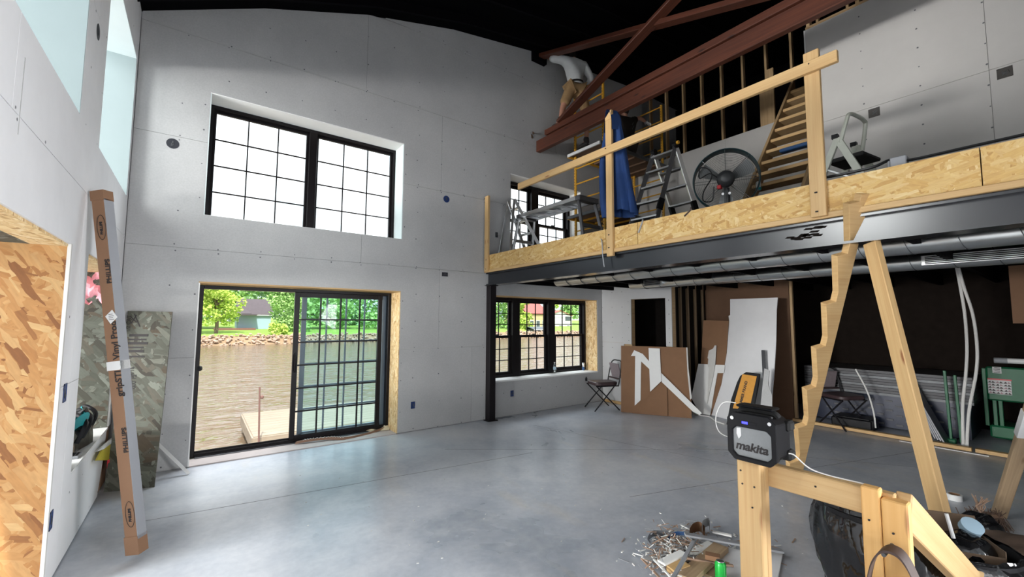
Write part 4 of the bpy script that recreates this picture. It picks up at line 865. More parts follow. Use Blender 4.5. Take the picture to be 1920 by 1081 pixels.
bm = B(); tube(bm, smooth_path([sp3(.0, -.18, .62), sp3(.06, -.18, .82), sp3(.07, -.14, .88), sp3(.07, 0, .895), sp3(.07, .14, .88), sp3(.06, .18, .82), sp3(.0, .18, .45)], 6), .018, 8); obj('hoop_handle', bm, 'ladder_cream', ss, smooth=True)
bm = B(); box(bm, (.02, 0, .47), (.30, .35, .035), WM[ss]); obj('seat', bm, 'rubber', ss, bevel=.008)
bm = B(); box(bm, (-.20, 0, .235), (.18, .34, .03), WM[ss]); obj('step', bm, 'rubber', ss, bevel=.006)
# cords and odds along the loft edge
bm = B(); tube(bm, smooth_path([P(1540, 334, 'x', 3.95), P(1600, 322, 'x', 3.95), P(1640, 312, 'x', 3.95), P(1668, 300, 'x', 4.0), P(1690, 301, 'x', 4.0), P(1720, 297, 'x', 3.95), P(1800, 279, 'x', 3.95), P(1925, 251, 'x', 3.95)], 6), .011, 6); tag(obj('extension_cable', bm, 'cord_black', smooth=True), 'black extension cable lying along the loft edge by the step stool', 'cord')
p = P(1686, 299, 'x', 4.0); bm = B(); b2(bm, (p.x-.04, p.y-.045, ZD), (p.x+.04, p.y+.045, p.z+.015)); b2(bm, (p.x-.03, p.y+.045, ZD+.01), (p.x+.03, p.y+.06, p.z)); tag(obj('power_block', bm, 'grey_strip', bevel=.006), 'small grey power block on the loft edge', 'box')
for (a, b, c, lab) in ((1130, 452, 500, 'loose grey strap hanging over the loft edge beside the jacket post'),):
    bm = B(); tube(bm, smooth_path([P(a-8, b-5, 'x', XM+.1), P(a-2, b-2, 'x', XM-.03), P(a, 478, 'x', XM-.03), P(a+3, c, 'x', XM-.03)], 5), .007, 5); tag(obj('hanging_strap', bm, 'grey_strip', smooth=True), lab, 'strap')
for a, b, c, d, lab in ((1205, 414, 1197, 436, 'grey strip end poking over the loft edge below the ladder'), (1296, 392, 1283, 405, 'thin dark strip poking over the loft edge right of the ladder')):
    bm = B(); tube(bm, [P(a, b-3, 'x', XM+.12), P(a, b, 'x', XM-.02), P(c, d, 'x', XM-.022)], .008, 5); tag(obj('loose_strip', bm, 'grey_strip' if a < 1250 else 'leather'), lab, 'strip')
# ---------------------------------------------------------------- air ducts under the loft
def duct(name, label, x, z, r, y0, y1, lip=None):
    t = thing(name, label, 'duct', (x, (y0+y1)/2, z))
    bm = B(); lathe(bm, (x, y0, z), [(0, 0), (r*.9, .001), (r, .012), (r, y0-y1)], 28, (0, -1, 0)); obj('tube', bm, 'galvanised', t, smooth=True)
    bm = B(); n = int((y0-y1)/.30)
    for k in range(n):
        y = y0-.2-k*.30; tube(bm, [(x+(r+.001)*math.cos(a), y-.16*a/(2*PI), z+(r+.001)*math.sin(a)) for a in [i*2*PI/24 for i in range(25)]], .0035, 4)
    obj('spiral_seam', bm, 'metal_dark', t, kind='stuff')
    return t
d1_ = duct('spiral_duct', 'galvanised spiral duct nearer the steel beam, under the loft', 4.62, 2.262, .090, 5.0, -2.1)
d2_ = duct('spiral_duct', 'galvanised spiral duct with floor grilles hung deeper under the loft', 6.0, 2.252, .088, 4.62, -2.1)
def register(y0, y1):
    bm = B(); b2(bm, (5.895, y1, 2.20), (5.92, y0, 2.30)); o = obj('register', bm, 'aluminium', d2_, bevel=.003)
    for k in range(5): bm = B(); b2(bm, (5.885, y1+.03, 2.21+k*.017), (5.897, y0-.03, 2.219+k*.017)); obj('louver', bm, 'plastic_black', o)
register(4.30, 3.95); register(.95, -.2)
# white hoses dropping from a ceiling plate
hs = thing('hose_pair', 'two white plastic hoses hanging from a ceiling plate to the floor plate', 'hoses', (8.15, .98, 0))
p = P(1795, 497, 'x', 8.15); bm = B(); box(bm, p+V((0, 0, .02)), (.12, .14, .03)); obj('ceiling_plate', bm, 'white_plastic', hs)
for ln in ([(1793, 497), (1801, 540), (1809, 590), (1813, 650), (1811, 700), (1805, 760), (1806, 838)], [(1796, 497), (1808, 540), (1824, 590), (1832, 650), (1830, 700), (1817, 770), (1813, 838)]):
    bm = B(); tube(bm, smooth_path([P(a, b, 'x', 8.15) for a, b in ln], 5), .017, 8); obj('hose', bm, 'cord_white', hs, smooth=True)
bm = B(); b2(bm, (8.6, -.2, 1.62), (8.64, .55, 2.38)); tag(obj('wall_board', bm, 'kraft_box'), 'tan board hung high at the far right of the storage bay', 'board')
# ---------------------------------------------------------------- sheets and offcuts leaning at the back
def leaning(p_left, p_right, lean, h=2.0):
    """plane of a sheet standing on the floor line p_left-p_right and leaning back by LEAN metres at height H"""
    a, b = V(p_left), V(p_right); d = (b-a).normalized(); back = V((-d.y, d.x, 0))
    if back.x < 0: back = -back
    up = (back*lean+V((0, 0, h))).normalized(); return a, d.cross(up).normalized()
def cutout(name, label, cat, px, plane, mat, th=.0127, group=None, edge=None, lift=0):
    p0, n = plane; c = EYE-p0
    if n.dot(c) < 0: n = -n
    pts = [PP(a, b, p0+n*lift, n) for a, b in px]
    for q in pts: q.z = max(q.z, .001)
    bm = B(); prism(bm, pts, -n*th)
    o = obj(name, bm, mat); tag(o, label, cat, group); c0 = sum(pts, V((0, 0, 0)))/len(pts); return solid(o, (c0.x, c0.y, min(q.z for q in pts)))
fl = lambda a, b: P(a, b, 'z', 0)
A = leaning(fl(1165, 772), fl(1296, 784), .07, 1.0)
cutout('wall_panel', 'brown paper-faced panel leaning against the closet front', 'panel', [(1164.5, 772), (1164.5, 647.5), (1288, 651), (1290, 690), (1296, 749), (1297, 784)], A, 'kraft')
cutout('torn_edge', 'torn white gypsum edge strip at the right of the brown panel', 'scrap', [(1286.5, 651), (1289, 651), (1291, 690), (1297, 746), (1294, 749), (1289, 700)], A, 'gypsum', .01, lift=.008)
cutout('brown_offcut', 'angled brown offcut standing in front of the brown panel', 'scrap', [(1185, 774), (1250, 715), (1252, 780)], A, 'kraft', .0127, lift=.03)
cutout('white_offcut', 'white arched offcut like a letter n on the brown panel', 'scrap', [(1190, 760), (1191, 667), (1183, 667), (1189, 656), (1205, 663), (1218, 678), (1218, 692), (1202, 677), (1201, 750)], A, 'drywall_white', .0127, lift=.014)
cutout('white_offcut', 'white upright strip with a slanted foot on the brown panel', 'scrap', [(1216, 652), (1237, 653), (1240, 714), (1219, 734)], A, 'drywall_white', .0127, lift=.030)
cutout('white_offcut', 'long white strip slanting down to the floor at the right end of the brown panel', 'scrap', [(1240, 699), (1316, 774), (1312, 777.5), (1300, 772), (1241, 716)], A, 'drywall_white', .0127, lift=.046)
Bp = leaning(fl(1345, 781), fl(1425, 800), .55, 2.0)
cutout('drywall_sheet', 'tall pale drywall piece leaning against the plywood wall', 'drywall', [(1334, 783), (1353, 716), (1363, 650), (1367, 600), (1366, 592), (1369, 590), (1369, 560.5), (1458, 557.5), (1456, 580), (1455, 640), (1452, 690), (1446, 760), (1440, 803)], Bp, 'drywall_light')
B2 = leaning(fl(1300, 773), fl(1345, 781), .50, 2.0)
cutout('brown_offcut', 'tall brown offcut standing behind the notched white pieces', 'scrap', [(1333, 778), (1314, 682), (1319, 600), (1366, 601), (1362, 660), (1352, 720)], B2, 'kraft')
cutout('white_offcut', 'wide white offcut with a square notch left of the tall drywall', 'scrap', [(1296, 745), (1309.5, 681.5), (1359, 684), (1357, 699), (1345, 699), (1331, 779), (1312, 775)], B2, 'drywall_white', lift=.02)
cutout('white_offcut', 'thin saw-shaped white offcut propped before the notched piece', 'scrap', [(1326, 756), (1329, 690), (1327, 684), (1328, 672), (1326.5, 671), (1329, 657), (1337, 653), (1340, 647), (1343, 647), (1341, 680), (1337, 705)], B2, 'gypsum', lift=.04)
# angle and tool cover against the tall drywall
Cp = leaning(fl(1372, 800), fl(1440, 812), .30, .9)
cov = cutout('saw_case', 'black soft case with an orange panel leaning on the tall drywall', 'case', [(1362, 795), (1371, 748), (1382, 716), (1388, 704), (1399, 697), (1424, 700), (1421, 720), (1406, 800)], Cp, 'plastic_black', .05)
p0, n = Cp; n = n if n.dot(EYE-p0) > 0 else -n
op = [PP(a, b, p0+n*.004, n) for a, b in ((1374, 765), (1392, 701), (1419, 705), (1405, 767))]; bm = B(); prism(bm, op, -n*.003); obj('front_panel', bm, 'orange_bag', cov)
p1 = PP(1389, 764, p0+n*.006, n); p2 = PP(1404, 706, p0+n*.006, n); p3 = PP(1408.5, 707, p0+n*.006, n)
text('HAMMER BRAND', (p2-p1).length/9.0, p1, p2-p1, -(p3-p2), 'ink', cov, bold=.002)
o = lumber('metal_angle', PP(1436, 656, *Bp)+V((-.10, 0, 0)), fl(1444, 800)+V((-.22, -.05, 0.01)), .05, .03, 'dark_grey_trim'); tag(o, 'dark grey metal strip leaning crosswise on the tall drywall', 'strip')
cutout('white_offcut', 'pale offcut with a pointed top beside the dark metal strip', 'scrap', [(1422, 800), (1433, 690), (1443, 694), (1440, 720), (1448, 742), (1447, 800)], Cp, 'drywall', lift=.01)
bm = B(); tube(bm, smooth_path([fl(1292, 773)+V((0, 0, .01)), fl(1310, 779)+V((0, 0, .012)), fl(1330, 783)+V((0, 0, .02)), fl(1342, 790)+V((0, 0, .012)), fl(1358, 796)+V((0, 0, .012))], 5), .012, 6); tag(obj('loose_cable', bm, 'cord_white', smooth=True), 'white cable lying on the floor below the notched offcuts', 'cord')
# ---------------------------------------------------------------- stacking chairs
def chair(loc, rz, label):
    c = thing('stacking_chair', label, 'chair', loc, rz)
    def T(pts): return [WM[c] @ V(p) for p in pts]
    bm = B(); tube(bm, smooth_path(T([(-.20, -.24, .43), (-.215, -.26, .55), (-.195, -.31, .80), (-.14, -.335, .875), (0, -.34, .885), (.14, -.335, .875), (.195, -.31, .80), (.215, -.26, .55), (.20, -.24, .43)]), 6), .0115, 8); obj('back_frame', bm, 'chair_black', c, smooth=True)
    for s in (-1, 1):
        bm = B(); tube(bm, T([(s*.20, -.16, .43), (s*.215, .24, .0)]), .0115, 8); obj('leg', bm, 'chair_black', c, smooth=True)
        bm = B(); tube(bm, T([(s*.20, .18, .43), (s*.215, -.26, .0)]), .0115, 8); obj('leg', bm, 'chair_black', c, smooth=True)
        bm = B(); tube(bm, T([(s*.205, -.25, .44), (s*.205, .20, .44)]), .0115, 8); obj('seat_rail', bm, 'chair_black', c, smooth=True)
    bm = B(); grid_surface(bm, lambda u, v: tuple(WM[c] @ V((.215*math.cos(u*2*PI)*abs(math.cos(u*2*PI))**-.45*min(1, abs(math.cos(u*2*PI))**.45+.0) if False else (.215 if v in (0,) else .215)*max(-1, min(1, 1.25*math.cos(u*2*PI)))*(1-.06*abs(v*2-1)**6), -.02+.225*max(-1, min(1, 1.25*math.sin(u*2*PI)))*(1-.06*abs(v*2-1)**6), .445+.055*v+.012*(1-(2*u-1)**2)*v))), 32, 6, True)
    top = [x for x in bm.verts if abs((WM[c].inverted() @ x.co).z-.445) > .052]; bmesh.ops.holes_fill(bm, edges=[e for e in bm.edges if e.is_boundary], sides=0)
    obj('seat', bm, 'vinyl_brown', c, smooth=True)
    bm = B(); mm = WM[c] @ Matrix.Translation((0, -.293, .70)) @ Matrix.Rotation(-.22, 4, 'X'); box(bm, (0, 0, 0), (.34, .03, .27), mm); obj('backrest', bm, 'fabric_mauve', c, bevel=.01)
    bm = B(); mm = WM[c] @ Matrix.Translation((0, -.265, .56)) @ Matrix.Rotation(-.22, 4, 'X'); box(bm, (0, 0, 0), (.36, .035, .02), mm); obj('backrest_trim', bm, 'vinyl_brown', c)
    return c
ch = chair((6.13, 5.44, 0), math.radians(68), 'black-framed stacking chair with a dark vinyl seat in the corner by the window')
p = P(1104, 718, 'y', 5.55); bm = B(); lathe(bm, (5.92, 5.62, .503), [(.02, 0), (.022, .01), (.022, .05), (.012, .06), (.012, .075)], 12); tag(obj('black_bottle', bm, 'plastic_black', smooth=True), 'tiny black bottle on the seat of the corner chair', 'bottle')
chair((8.15, 2.30, 0), math.radians(150), 'stacking chair standing in the dark bay behind the notched stringer')
# bottle and can on the lower sill
s = P(1040, 699, 'z', .612); wbt = thing('water_bottle', 'clear plastic water bottle on the lower window sill', 'bottle', (s.x, min(s.y, 6.2), .612))
c = V((s.x, min(s.y, 6.2), .612)); bm = B(); lathe(bm, c, [(.028, 0), (.032, .006), (.032, .045), (.029, .055), (.032, .065), (.032, .13), (.026, .16), (.013, .185), (.013, .195)], 18); obj('body', bm, 'bottle_clear', wbt, smooth=True)
bm = B(); lathe(bm, c, [(.0325, .07), (.0328, .072), (.0328, .115), (.0325, .117)], 18); obj('label', bm, 'siding_blue', wbt, smooth=True); bm = B(); lathe(bm, c, [(.014, .193), (.015, .195), (.015, .21), (0, .211)], 14); obj('cap', bm, 'white_plastic', wbt, smooth=True)
s = P(1094, 694, 'z', .612); c = V((s.x, min(s.y, 6.18), .612)); cn = thing('drink_can', 'slim silver and blue drink can at the right end of the lower sill', 'can', c)
bm = B(); lathe(bm, c, [(.022, 0), (.027, .006), (.027, .145), (.023, .155), (.021, .157)], 18); obj('body', bm, 'aluminium', cn, smooth=True); bm = B(); lathe(bm, c, [(.0272, .01), (.0275, .012), (.0275, .07), (.0272, .072)], 18); obj('blue_band', bm, 'blue_tape', cn, smooth=True)
# ---------------------------------------------------------------- carton tube, OSB offcut and things at the left wall
bt, tp_ = V((-.245, 3.915, .045)), V((-.575, 4.02, 2.50))
bx = thing('long_carton', 'long narrow brown carton leaning upright against the left wall', 'carton', (bt.x, bt.y, 0))
fmx = frame(bt, tp_, up=(-.62, -.78, 0)); L = (tp_-bt).length; hw, ht = .044, .034
bm = B(); box(bm, (L/2, 0, 0), (L, 2*hw, 2*ht), fmx); obj('body', bm, 'kraft_box', bx, bevel=.003)
ex, ey, ez = (fmx.to_3x3() @ V((1, 0, 0))), (fmx.to_3x3() @ V((0, 1, 0))), (fmx.to_3x3() @ V((0, 0, 1)))
fr = ez if ez.dot(EYE-bt) > 0 else -ez      # wide printed face towards the room's near end
sd = ey if ey.dot(V((1, -.1, 0))) > 0 else -ey
bm = B(); c0 = bt+sd*(hw+.001); prism(bm, [c0+fr*ht+ex*.10, c0-fr*ht+ex*.10, c0-fr*ht+ex*(L-.06), c0+fr*ht+ex*(L-.06)], sd*.002); obj('printed_side', bm, 'grey_strip', bx)
for s0, s1 in ((.0, .12), (1.24, 1.30), (L-.07, L)):
    bm = B(); bar(bm, bt+ex*s0, bt+ex*s1, 2*hw+.006, 2*ht+.006, up=fr); obj('packing_tape', bm, 'kraft_box' if s0 != 1.24 else 'label_white', bx)
fo = bt+fr*(ht+.0025)
def tface(body, s0, size, off, bold=.0015): text(body, size, fo+ex*s0+sd*off, ex, -sd, 'ink', bx, 'printed_lettering', 'LEFT', .0004, bold)
tface('PHILLIPS', .68, .046, .044); tface('gripSTIK', 1.06, .062, .046); tface('Vinyl Prod', 1.31, .062, .046); tface('PHILLIPS', 1.83, .046, .044)
for s0 in (.27, 2.22):
    bm = B(); tube(bm, [fo+ex*(s0+.085*math.cos(a))+sd*(.012+.030*math.sin(a)) for a in [i*2*PI/28 for i in range(28)]], .0018, 4, True); obj('printed_oval', bm, 'ink', bx)
    tface('PHILLIPS', s0-.05, .024, .018)
bm = B(); q = fo+ex*1.60+sd*.02; prism(bm, [q+ex*.05+sd*.01, q+sd*.042-ex*.005, q-ex*.045-sd*.01, q-sd*.042+ex*.01], fr*.0012); lb = obj('address_label', bm, 'label_white', bx)
for k in range(4): bm = B(); q2 = q+ex*(.02-.012*k)+fr*.0016; bar(bm, q2-sd*.018, q2+sd*(.012+.006*(k % 2)), .004, .0006, up=fr); obj('label_print', bm, 'ink_soft', lb)
# weathered OSB offcut
Op = (fl(200, 920), None); oa, ob = fl(198, 922), fl(288, 913); dd = (ob-oa).normalized(); top_ = P(240, 583, 'y', D-.03); nn = dd.cross((top_-oa).normalized()).normalized(); nn = nn if nn.dot(EYE-oa) > 0 else -nn
pts = [PP(a, b, oa, nn) for a, b in ((194, 923), (289, 913), (306, 760), (323, 584), (240, 582.5), (228, 700))]
bm = B(); prism(bm, pts, -nn*.011); oo = obj('osb_sheet', bm, 'osb_grey'); tag(oo, 'weathered grey strand-board offcut leaning at the corner beside the sliding door', 'board'); solid(oo, pts[0])
def stamp(px, py, body, size, bold=.001):
    o0 = PP(px, py, oa+nn*.002, nn); text(body, size, o0, (pts[4]-pts[5]), -(pts[3]-pts[4]), 'ink', oo, 'stamped_print', ext=.0003, bold=bold)
u_ = V((pts[3]-pts[4])).normalized()
for k, (py, wd) in enumerate(((628, .16), (636, .15), (643, .17), (651, .14), (658, .15), (668, .16))):
    a = PP(242-k*1.6, py, oa+nn*.002, nn); bm = B(); bar(bm, a, a+u_*wd, .016 if k % 2 else .026, .0006, up=nn); obj('stamped_bar', bm, 'ink', oo)
for px_, py, s_, z_ in ((243, 622, '1/2 CAT', .05), (239, 735, '23/32 IN SPAN', .05), (247, 735, 'EXP 1 24/16', .05), (253, 728, '000 12', .05)): stamp(px_, py, s_, z_)
for a in ((244, 592, 256, 604), (256, 590, 246, 606), (252, 588, 262, 612)): q0 = PP(a[0], a[1], oa+nn*.002, nn); q1 = PP(a[2], a[3], oa+nn*.002, nn); bm = B(); bar(bm, q0, q1, .010, .0006, up=nn); obj('marker_stroke', bm, 'ink', oo)
# metal corner trim by the door
cb = fl(354, 889); bm = B(); bar(bm, cb+V((0, -.01, .012)), V((.02-.30, D-.06, .34)), .03, .003, up=(0, -1, .3)); bar(bm, cb+V((0, .0, .010)), V((.03-.30, D-.05, .335)), .003, .03, up=(0, -1, .3)); tag(obj('corner_trim', bm, 'white_plastic'), 'thin white angle strip propped low between the strand board and the sliding door', 'strip')
# gear on the left sill
SZ = .556
bm = B()
def bagf(u, v):
    a = u*2*PI; r = 1-.25*v*v; return (-.86+.19*r*math.cos(a)+.02*math.sin(5*a), 4.98+.40*r*math.sin(a)+.03*math.sin(3*a+2*v), SZ+.02+.26*v*(1+.15*math.sin(2*a+1)))
grid_surface(bm, bagf, 30, 9, True); bmesh.ops.holes_fill(bm, edges=[e for e in bm.edges if e.is_boundary], sides=0)
gb = thing('tool_bag', 'black and teal soft bag lying on the left sill', 'bag', (-.86, 4.98, SZ)); obj('body', bm, 'bag_black', gb, smooth=True)
bm = B(); grid_surface(bm, lambda u, v: (-.72+.05*math.sin(u*5)+.02*v, 4.62+.55*u, SZ+.20+.10*v+.03*math.sin(u*9)), 14, 6); obj('teal_lining', bm, 'teal_cloth', gb, smooth=True)
for k in range(3): bm = B(); tube(bm, smooth_path([(-.70, 4.7+.2*k, SZ+.10), (-.66, 4.75+.2*k, SZ+.24), (-.74, 4.85+.2*k, SZ+.30), (-.80, 4.9+.2*k, SZ+.26)], 5), .016, 6); obj('strap', bm, 'plastic_black', gb, smooth=True)
bm = B(); lathe(bm, (-.70, 5.20, SZ+.13), [(.02, 0), (.03, .005), (.03, .012), (.02, .016)], 14, (1, 0, 0)); obj('buckle', bm, 'aluminium', gb)
jg = thing('white_jug', 'white plastic jug with a loop handle on the left sill', 'jug', (-.80, 4.40, SZ)); c = V((-.80, 4.40, SZ))
bm = B(); lathe(bm, c, [(.06, 0), (.07, .01), (.07, .14), (.05, .19), (.025, .21), (.025, .235)], 20); obj('body', bm, 'white_plastic', jg, smooth=True)
bm = B(); tube(bm, smooth_path([c+V((.04, .02, .20)), c+V((.09, .02, .21)), c+V((.105, .02, .15)), c+V((.075, .02, .07))], 6), .012, 7); obj('handle', bm, 'white_plastic', jg, smooth=True)
bm = B(); b2(bm, (-.78, 4.27, SZ), (-.665, 4.36, SZ+.10)); b2(bm, (-.76, 4.28, SZ+.10), (-.69, 4.34, SZ+.13)); tag(obj('drill_case', bm, 'plastic_black', bevel=.01), 'black block shaped tool at the near end of the left sill', 'tool')
bm = B(); b2(bm, (-.76, 4.62, SZ), (-.67, 4.76, SZ+.02)); ph = tag(obj('marker_tin', bm, 'grey_strip', bevel=.004), 'flat grey tin in front of the bag on the left sill', 'tin'); 
for k in range(4): bm = B(); b2(bm, (-.75+.02*k, 4.64, SZ+.02), (-.74+.02*k, 4.74, SZ+.024)); obj('tin_slot', bm, 'ink', ph)
yp = thing('caution_pouch', 'yellow plastic pouch hanging off the left wall edge behind the carton', 'pouch', (XL+.03, 5.35, .35))
q = lambda a, b: P(a, b, 'x', XL+.03)
bm = B(); prism(bm, [q(178, 863), q(188, 844), q(209, 828), q(212, 838), q(206, 862)], (.012, 0, 0)); obj('body', bm, 'yellow_plastic', yp); bm = B(); prism(bm, [q(176, 847), q(190, 836), q(209, 820), q(209, 828), q(190, 842)], (.016, 0, 0)); obj('flap', bm, 'label_white', yp)
bm = B(); prism(bm, [q(201, 861), q(206, 855), q(207, 872), q(203, 881), (q(200, 878))], (.018, 0, 0)); obj('red_tag', bm, 'red_plastic', yp)
# ---------------------------------------------------------------- threshold bits by the sliding door
st_ = thing('threshold_strip', 'bent brown perforated threshold strip lying below the sliding panel', 'strip', (1.7, 5.95, 0))
pa = [fl(556, 834), fl(580, 831), fl(620, 826), fl(650, 824), (fl(690, 815)), fl(722, 806)]; sp_ = smooth_path([q_+V((0, 0, .02+.012*math.sin(i*1.3))) for i, q_ in enumerate(pa)], 6)
bm = B(); g = [[bm.verts.new(q_+V((-.03+.06*j, .05*(j-.5), .028*j*(1-j)*4+.004*j))) for j in (0, .33, .66, 1)] for q_ in sp_]
for a, b in zip(g, g[1:]):
    for j in range(3): bm.faces.new((a[j], a[j+1], b[j+1], b[j]))
obj('strip', bm, 'threshold_tan', st_, smooth=True)
bm = B()
for i in range(4, 18): q_ = sp_[i]; box(bm, q_+V((-.012, -.010, .029)), (.010, .010, .004)); box(bm, q_+V((.012, .010, .030)), (.010, .010, .004))
obj('punched_holes', bm, 'label_white', st_, kind='stuff')
bm = B(); grid_surface(bm, lambda u, v: tuple(fl(686+44*u, 812-11*v-4*u)+V((0, 0, .02+.05*math.sin(v*PI)*(.6+.4*math.sin(u*9))))), 14, 7); tag(obj('canvas_rag', bm, 'canvas', smooth=True), 'crumpled cream canvas rag at the right foot of the sliding door', 'rag')
# ---------------------------------------------------------------- dark storage bay
sk = thing('stud_stack', 'stack of long metal studs lying in the dark storage bay', 'stack', (8.9, 2.0, .3))
for k in range(9):
    bm = B(); b2(bm, (8.55, .95, .50+k*.042), (9.55, 2.95, .537+k*.042)); obj('metal_stud', bm, 'stud_metal' if k % 3 else 'metal_dark', sk)
bm = B(); b2(bm, (8.6, 1.0, .02), (9.5, 2.85, .50)); obj('wrapped_bundle', bm, 'wrap_blue', sk)
for k in range(14):
    for j in range(6):
        if (k+j) % 2: bm = B(); b2(bm, (8.588, 1.15+k*.11, .06+j*.07), (8.60, 1.23+k*.11, .085+j*.07)); obj('bundle_strap', bm, 'strap_grey', sk)
for k in range(4): o = lumber('leaning_sheet', (8.18+.05*k, 1.18+.035*k, .01), (8.42+.05*k, 1.62+.02*k, .95), .022, .30, 'aluminium_dark', up=(1, 0, 0)); tag(o, ['frontmost', 'second', 'third', 'rearmost'][k]+' of the thin grey sheets leaning in the bay right of the pine prop', 'sheet', 'thin grey sheets leaning in the storage bay')
bm = B(); b2(bm, (8.08, 1.95, 0), (8.45, 2.45, .16)); b2(bm, (8.10, 1.97, .16), (8.43, 2.43, .18)); tag(obj('black_tote', bm, 'plastic_black', bevel=.015), 'low black tote on the bay floor in front of the studs', 'tote')
gl = thing('green_lift', 'green painted steel lift with instruction plates in the right of the storage bay', 'machine', (8.9, .45, 0))
def gp(px, py, x): return P(px, py, 'x', x)
for px in (1785, 1804): a = gp(px, 838, 8.3); b = gp(px-2, 695 if px < 1800 else 700, 8.3 if px < 1800 else 8.6); bm = B(); bar(bm, (a.x, a.y, .02), (a.x, a.y+.02, b.z), .03, .045); obj('upright', bm, 'green_paint', gl, bevel=.004)
bm = B(); a = gp(1785, 838, 8.3); box(bm, (a.x, a.y, .03), (.12, .10, .06)); obj('foot', bm, 'green_paint', gl, bevel=.01)
ya, yb = gp(1848, 700, 8.9).y, gp(1935, 700, 8.9).y
for py_, z0, z1 in ((0, gp(1880, 752, 8.9).z, gp(1880, 688, 8.9).z),): bm = B(); b2(bm, (8.9, yb, z0), (8.95, ya, z1)); obj('panel', bm, 'green_paint', gl, bevel=.02)
bm = B(); b2(bm, (8.9, yb, .05), (9.4, ya, .22)); obj('base', bm, 'green_paint', gl, bevel=.02)
for y in (ya+.02, ya-.06, yb+.3): bm = B(); b2(bm, (8.92, y-.02, .2), (8.97, y+.02, gp(1880, 692, 8.9).z)); obj('upright', bm, 'green_paint', gl, bevel=.005)
a, b = gp(1851, 708, 8.89), gp(1898, 741, 8.89); bm = B(); b2(bm, (8.893, b.y, b.z), (8.899, a.y, a.z)); pl_ = obj('instruction_plate', bm, 'label_white', gl); bm = B(); b2(bm, (8.890, b.y-.006, a.z-.02), (8.893, a.y, a.z)); obj('plate_header', bm, 'red_plastic', pl_)
for r_ in range(5):
    for c_ in range(6): bm = B(); yy = a.y-(a.y-b.y)*(c_+.5)/6; zz = b.z+(a.z-.03-b.z)*(r_+.5)/5; prism(bm, [(8.889, yy-.018, zz-.012), (8.889, yy+.018, zz-.012), (8.889, yy+(.006 if c_ % 2 else -.006), zz+.014)], (.004, 0, 0)); obj('pictogram', bm, 'ink_soft' if (r_+c_) % 3 else 'ink_pink', pl_)
a, b = gp(1860, 687, 8.89), gp(1878, 700, 8.89); bm = B(); b2(bm, (8.893, b.y, b.z), (8.899, a.y, a.z)); pl2 = obj('small_plate', bm, 'label_white', gl)
for k in range(4): bm = B(); zz = b.z+(a.z-b.z)*(k+.5)/4; b2(bm, (8.890, b.y+.01, zz-.004), (8.893, a.y-.01-.01*(k % 2), zz+.004)); obj('plate_line', bm, 'ink_soft', pl2)
a = gp(1864, 675, 8.7); bm = B(); cyl(bm, (8.7, a.y, a.z), (8.7, a.y-1.2, a.z+.02), .035, seg=14); tt = tag(obj('wrapped_tube', bm, 'white_plastic', smooth=True), 'pale plastic-wrapped tube resting across the top of the green lift', 'tube'); bm = B(); cyl(bm, (8.7, a.y+.001, a.z), (8.7, a.y-.12, a.z+.002), .037, seg=14); obj('end_wrap', bm, 'grey_strip', tt)
bm = B(); tube(bm, smooth_path([(8.25, 2.15, .9), (8.22, 2.02, .6), (8.2, 1.95, .3), (8.18, 1.93, .06)], 5), .011, 6); tag(obj('thin_hose', bm, 'cord_white', smooth=True), 'single thin white hose hanging beside the dark bay chair', 'hose')
bm = B(); bar(bm, (7.84, 1.6, .004), (7.84, .78, .004), .03, .006); tag(obj('white_strip', bm, 'white_plastic'), 'thin white strip lying along the floor plate', 'strip')
# ---------------------------------------------------------------- pine prop, notched stringer, dark prop
o = lumber('pine_prop', (3.60, .50, .0), (3.915, .885, 2.2), .092, .055, 'pine', up=(-.88, .47, 0), bevel=.005); tag(o, 'knotty pine post propped under the steel beam right of the notched stringer', 'post')
s0, s1 = V((4.58, 1.76, .02)), V((3.785, .915, 2.545)); ax = (s1-s0).normalized(); Ls = (s1-s0).length
vw = (EYE-(s0+s1)/2).normalized(); sdv = ax.cross(vw).normalized()           # sideways as seen by someone at the near end
sdv = -sdv if sdv.dot(CR) > 0 else sdv                                          # towards the left
tdir = (sdv*.6+vw*.8); tdir = (tdir-ax*tdir.dot(ax)).normalized(); ndir = ax.cross(tdir).normalized()
prof = [(0, -.085), (Ls, -.085), (Ls, .0)]; nt_ = 7; stp = (Ls-.05)/nt_; sl_ = abs(tdir.z/ax.z); h_ = .088
for k in range(nt_, 0, -1): s_ = k*stp; prof += [(s_, 0), (s_-sl_*h_, h_), (max(s_-sl_*h_-min(h_/sl_, .30), .02), .0)]
prof = [(max(0, a), b) for a, b in prof]
bm = B(); base = [s0+ax*a+tdir*b for a, b in prof]; prism(bm, [b-ndir*.026 for b in base], ndir*.052)
o = obj('stair_stringer', bm, 'pine', bevel=.003); tag(o, 'notched pine stair stringer leaning on the loft edge', 'stringer'); solid(o, s0)
o = lumber('dark_prop', (5.50, .52, .0), (3.98, -.07, 2.2), .085, .05, 'pine_grey', bevel=.006); tag(o, 'dirty dark timber prop at the right edge leaning up to the loft beam', 'post')
bm = B(); c = V((5.50, .52, 0)).lerp(V((3.98, -.07, 2.2)), .36); d_ = (V((3.98, -.07, 2.2))-V((5.50, .52, 0))).normalized(); bar(bm, c, c+d_*.25, .092, .056); tag(obj('paper_wrap', bm, 'label_white'), 'white paper band wrapped round the dark timber prop', 'paper')
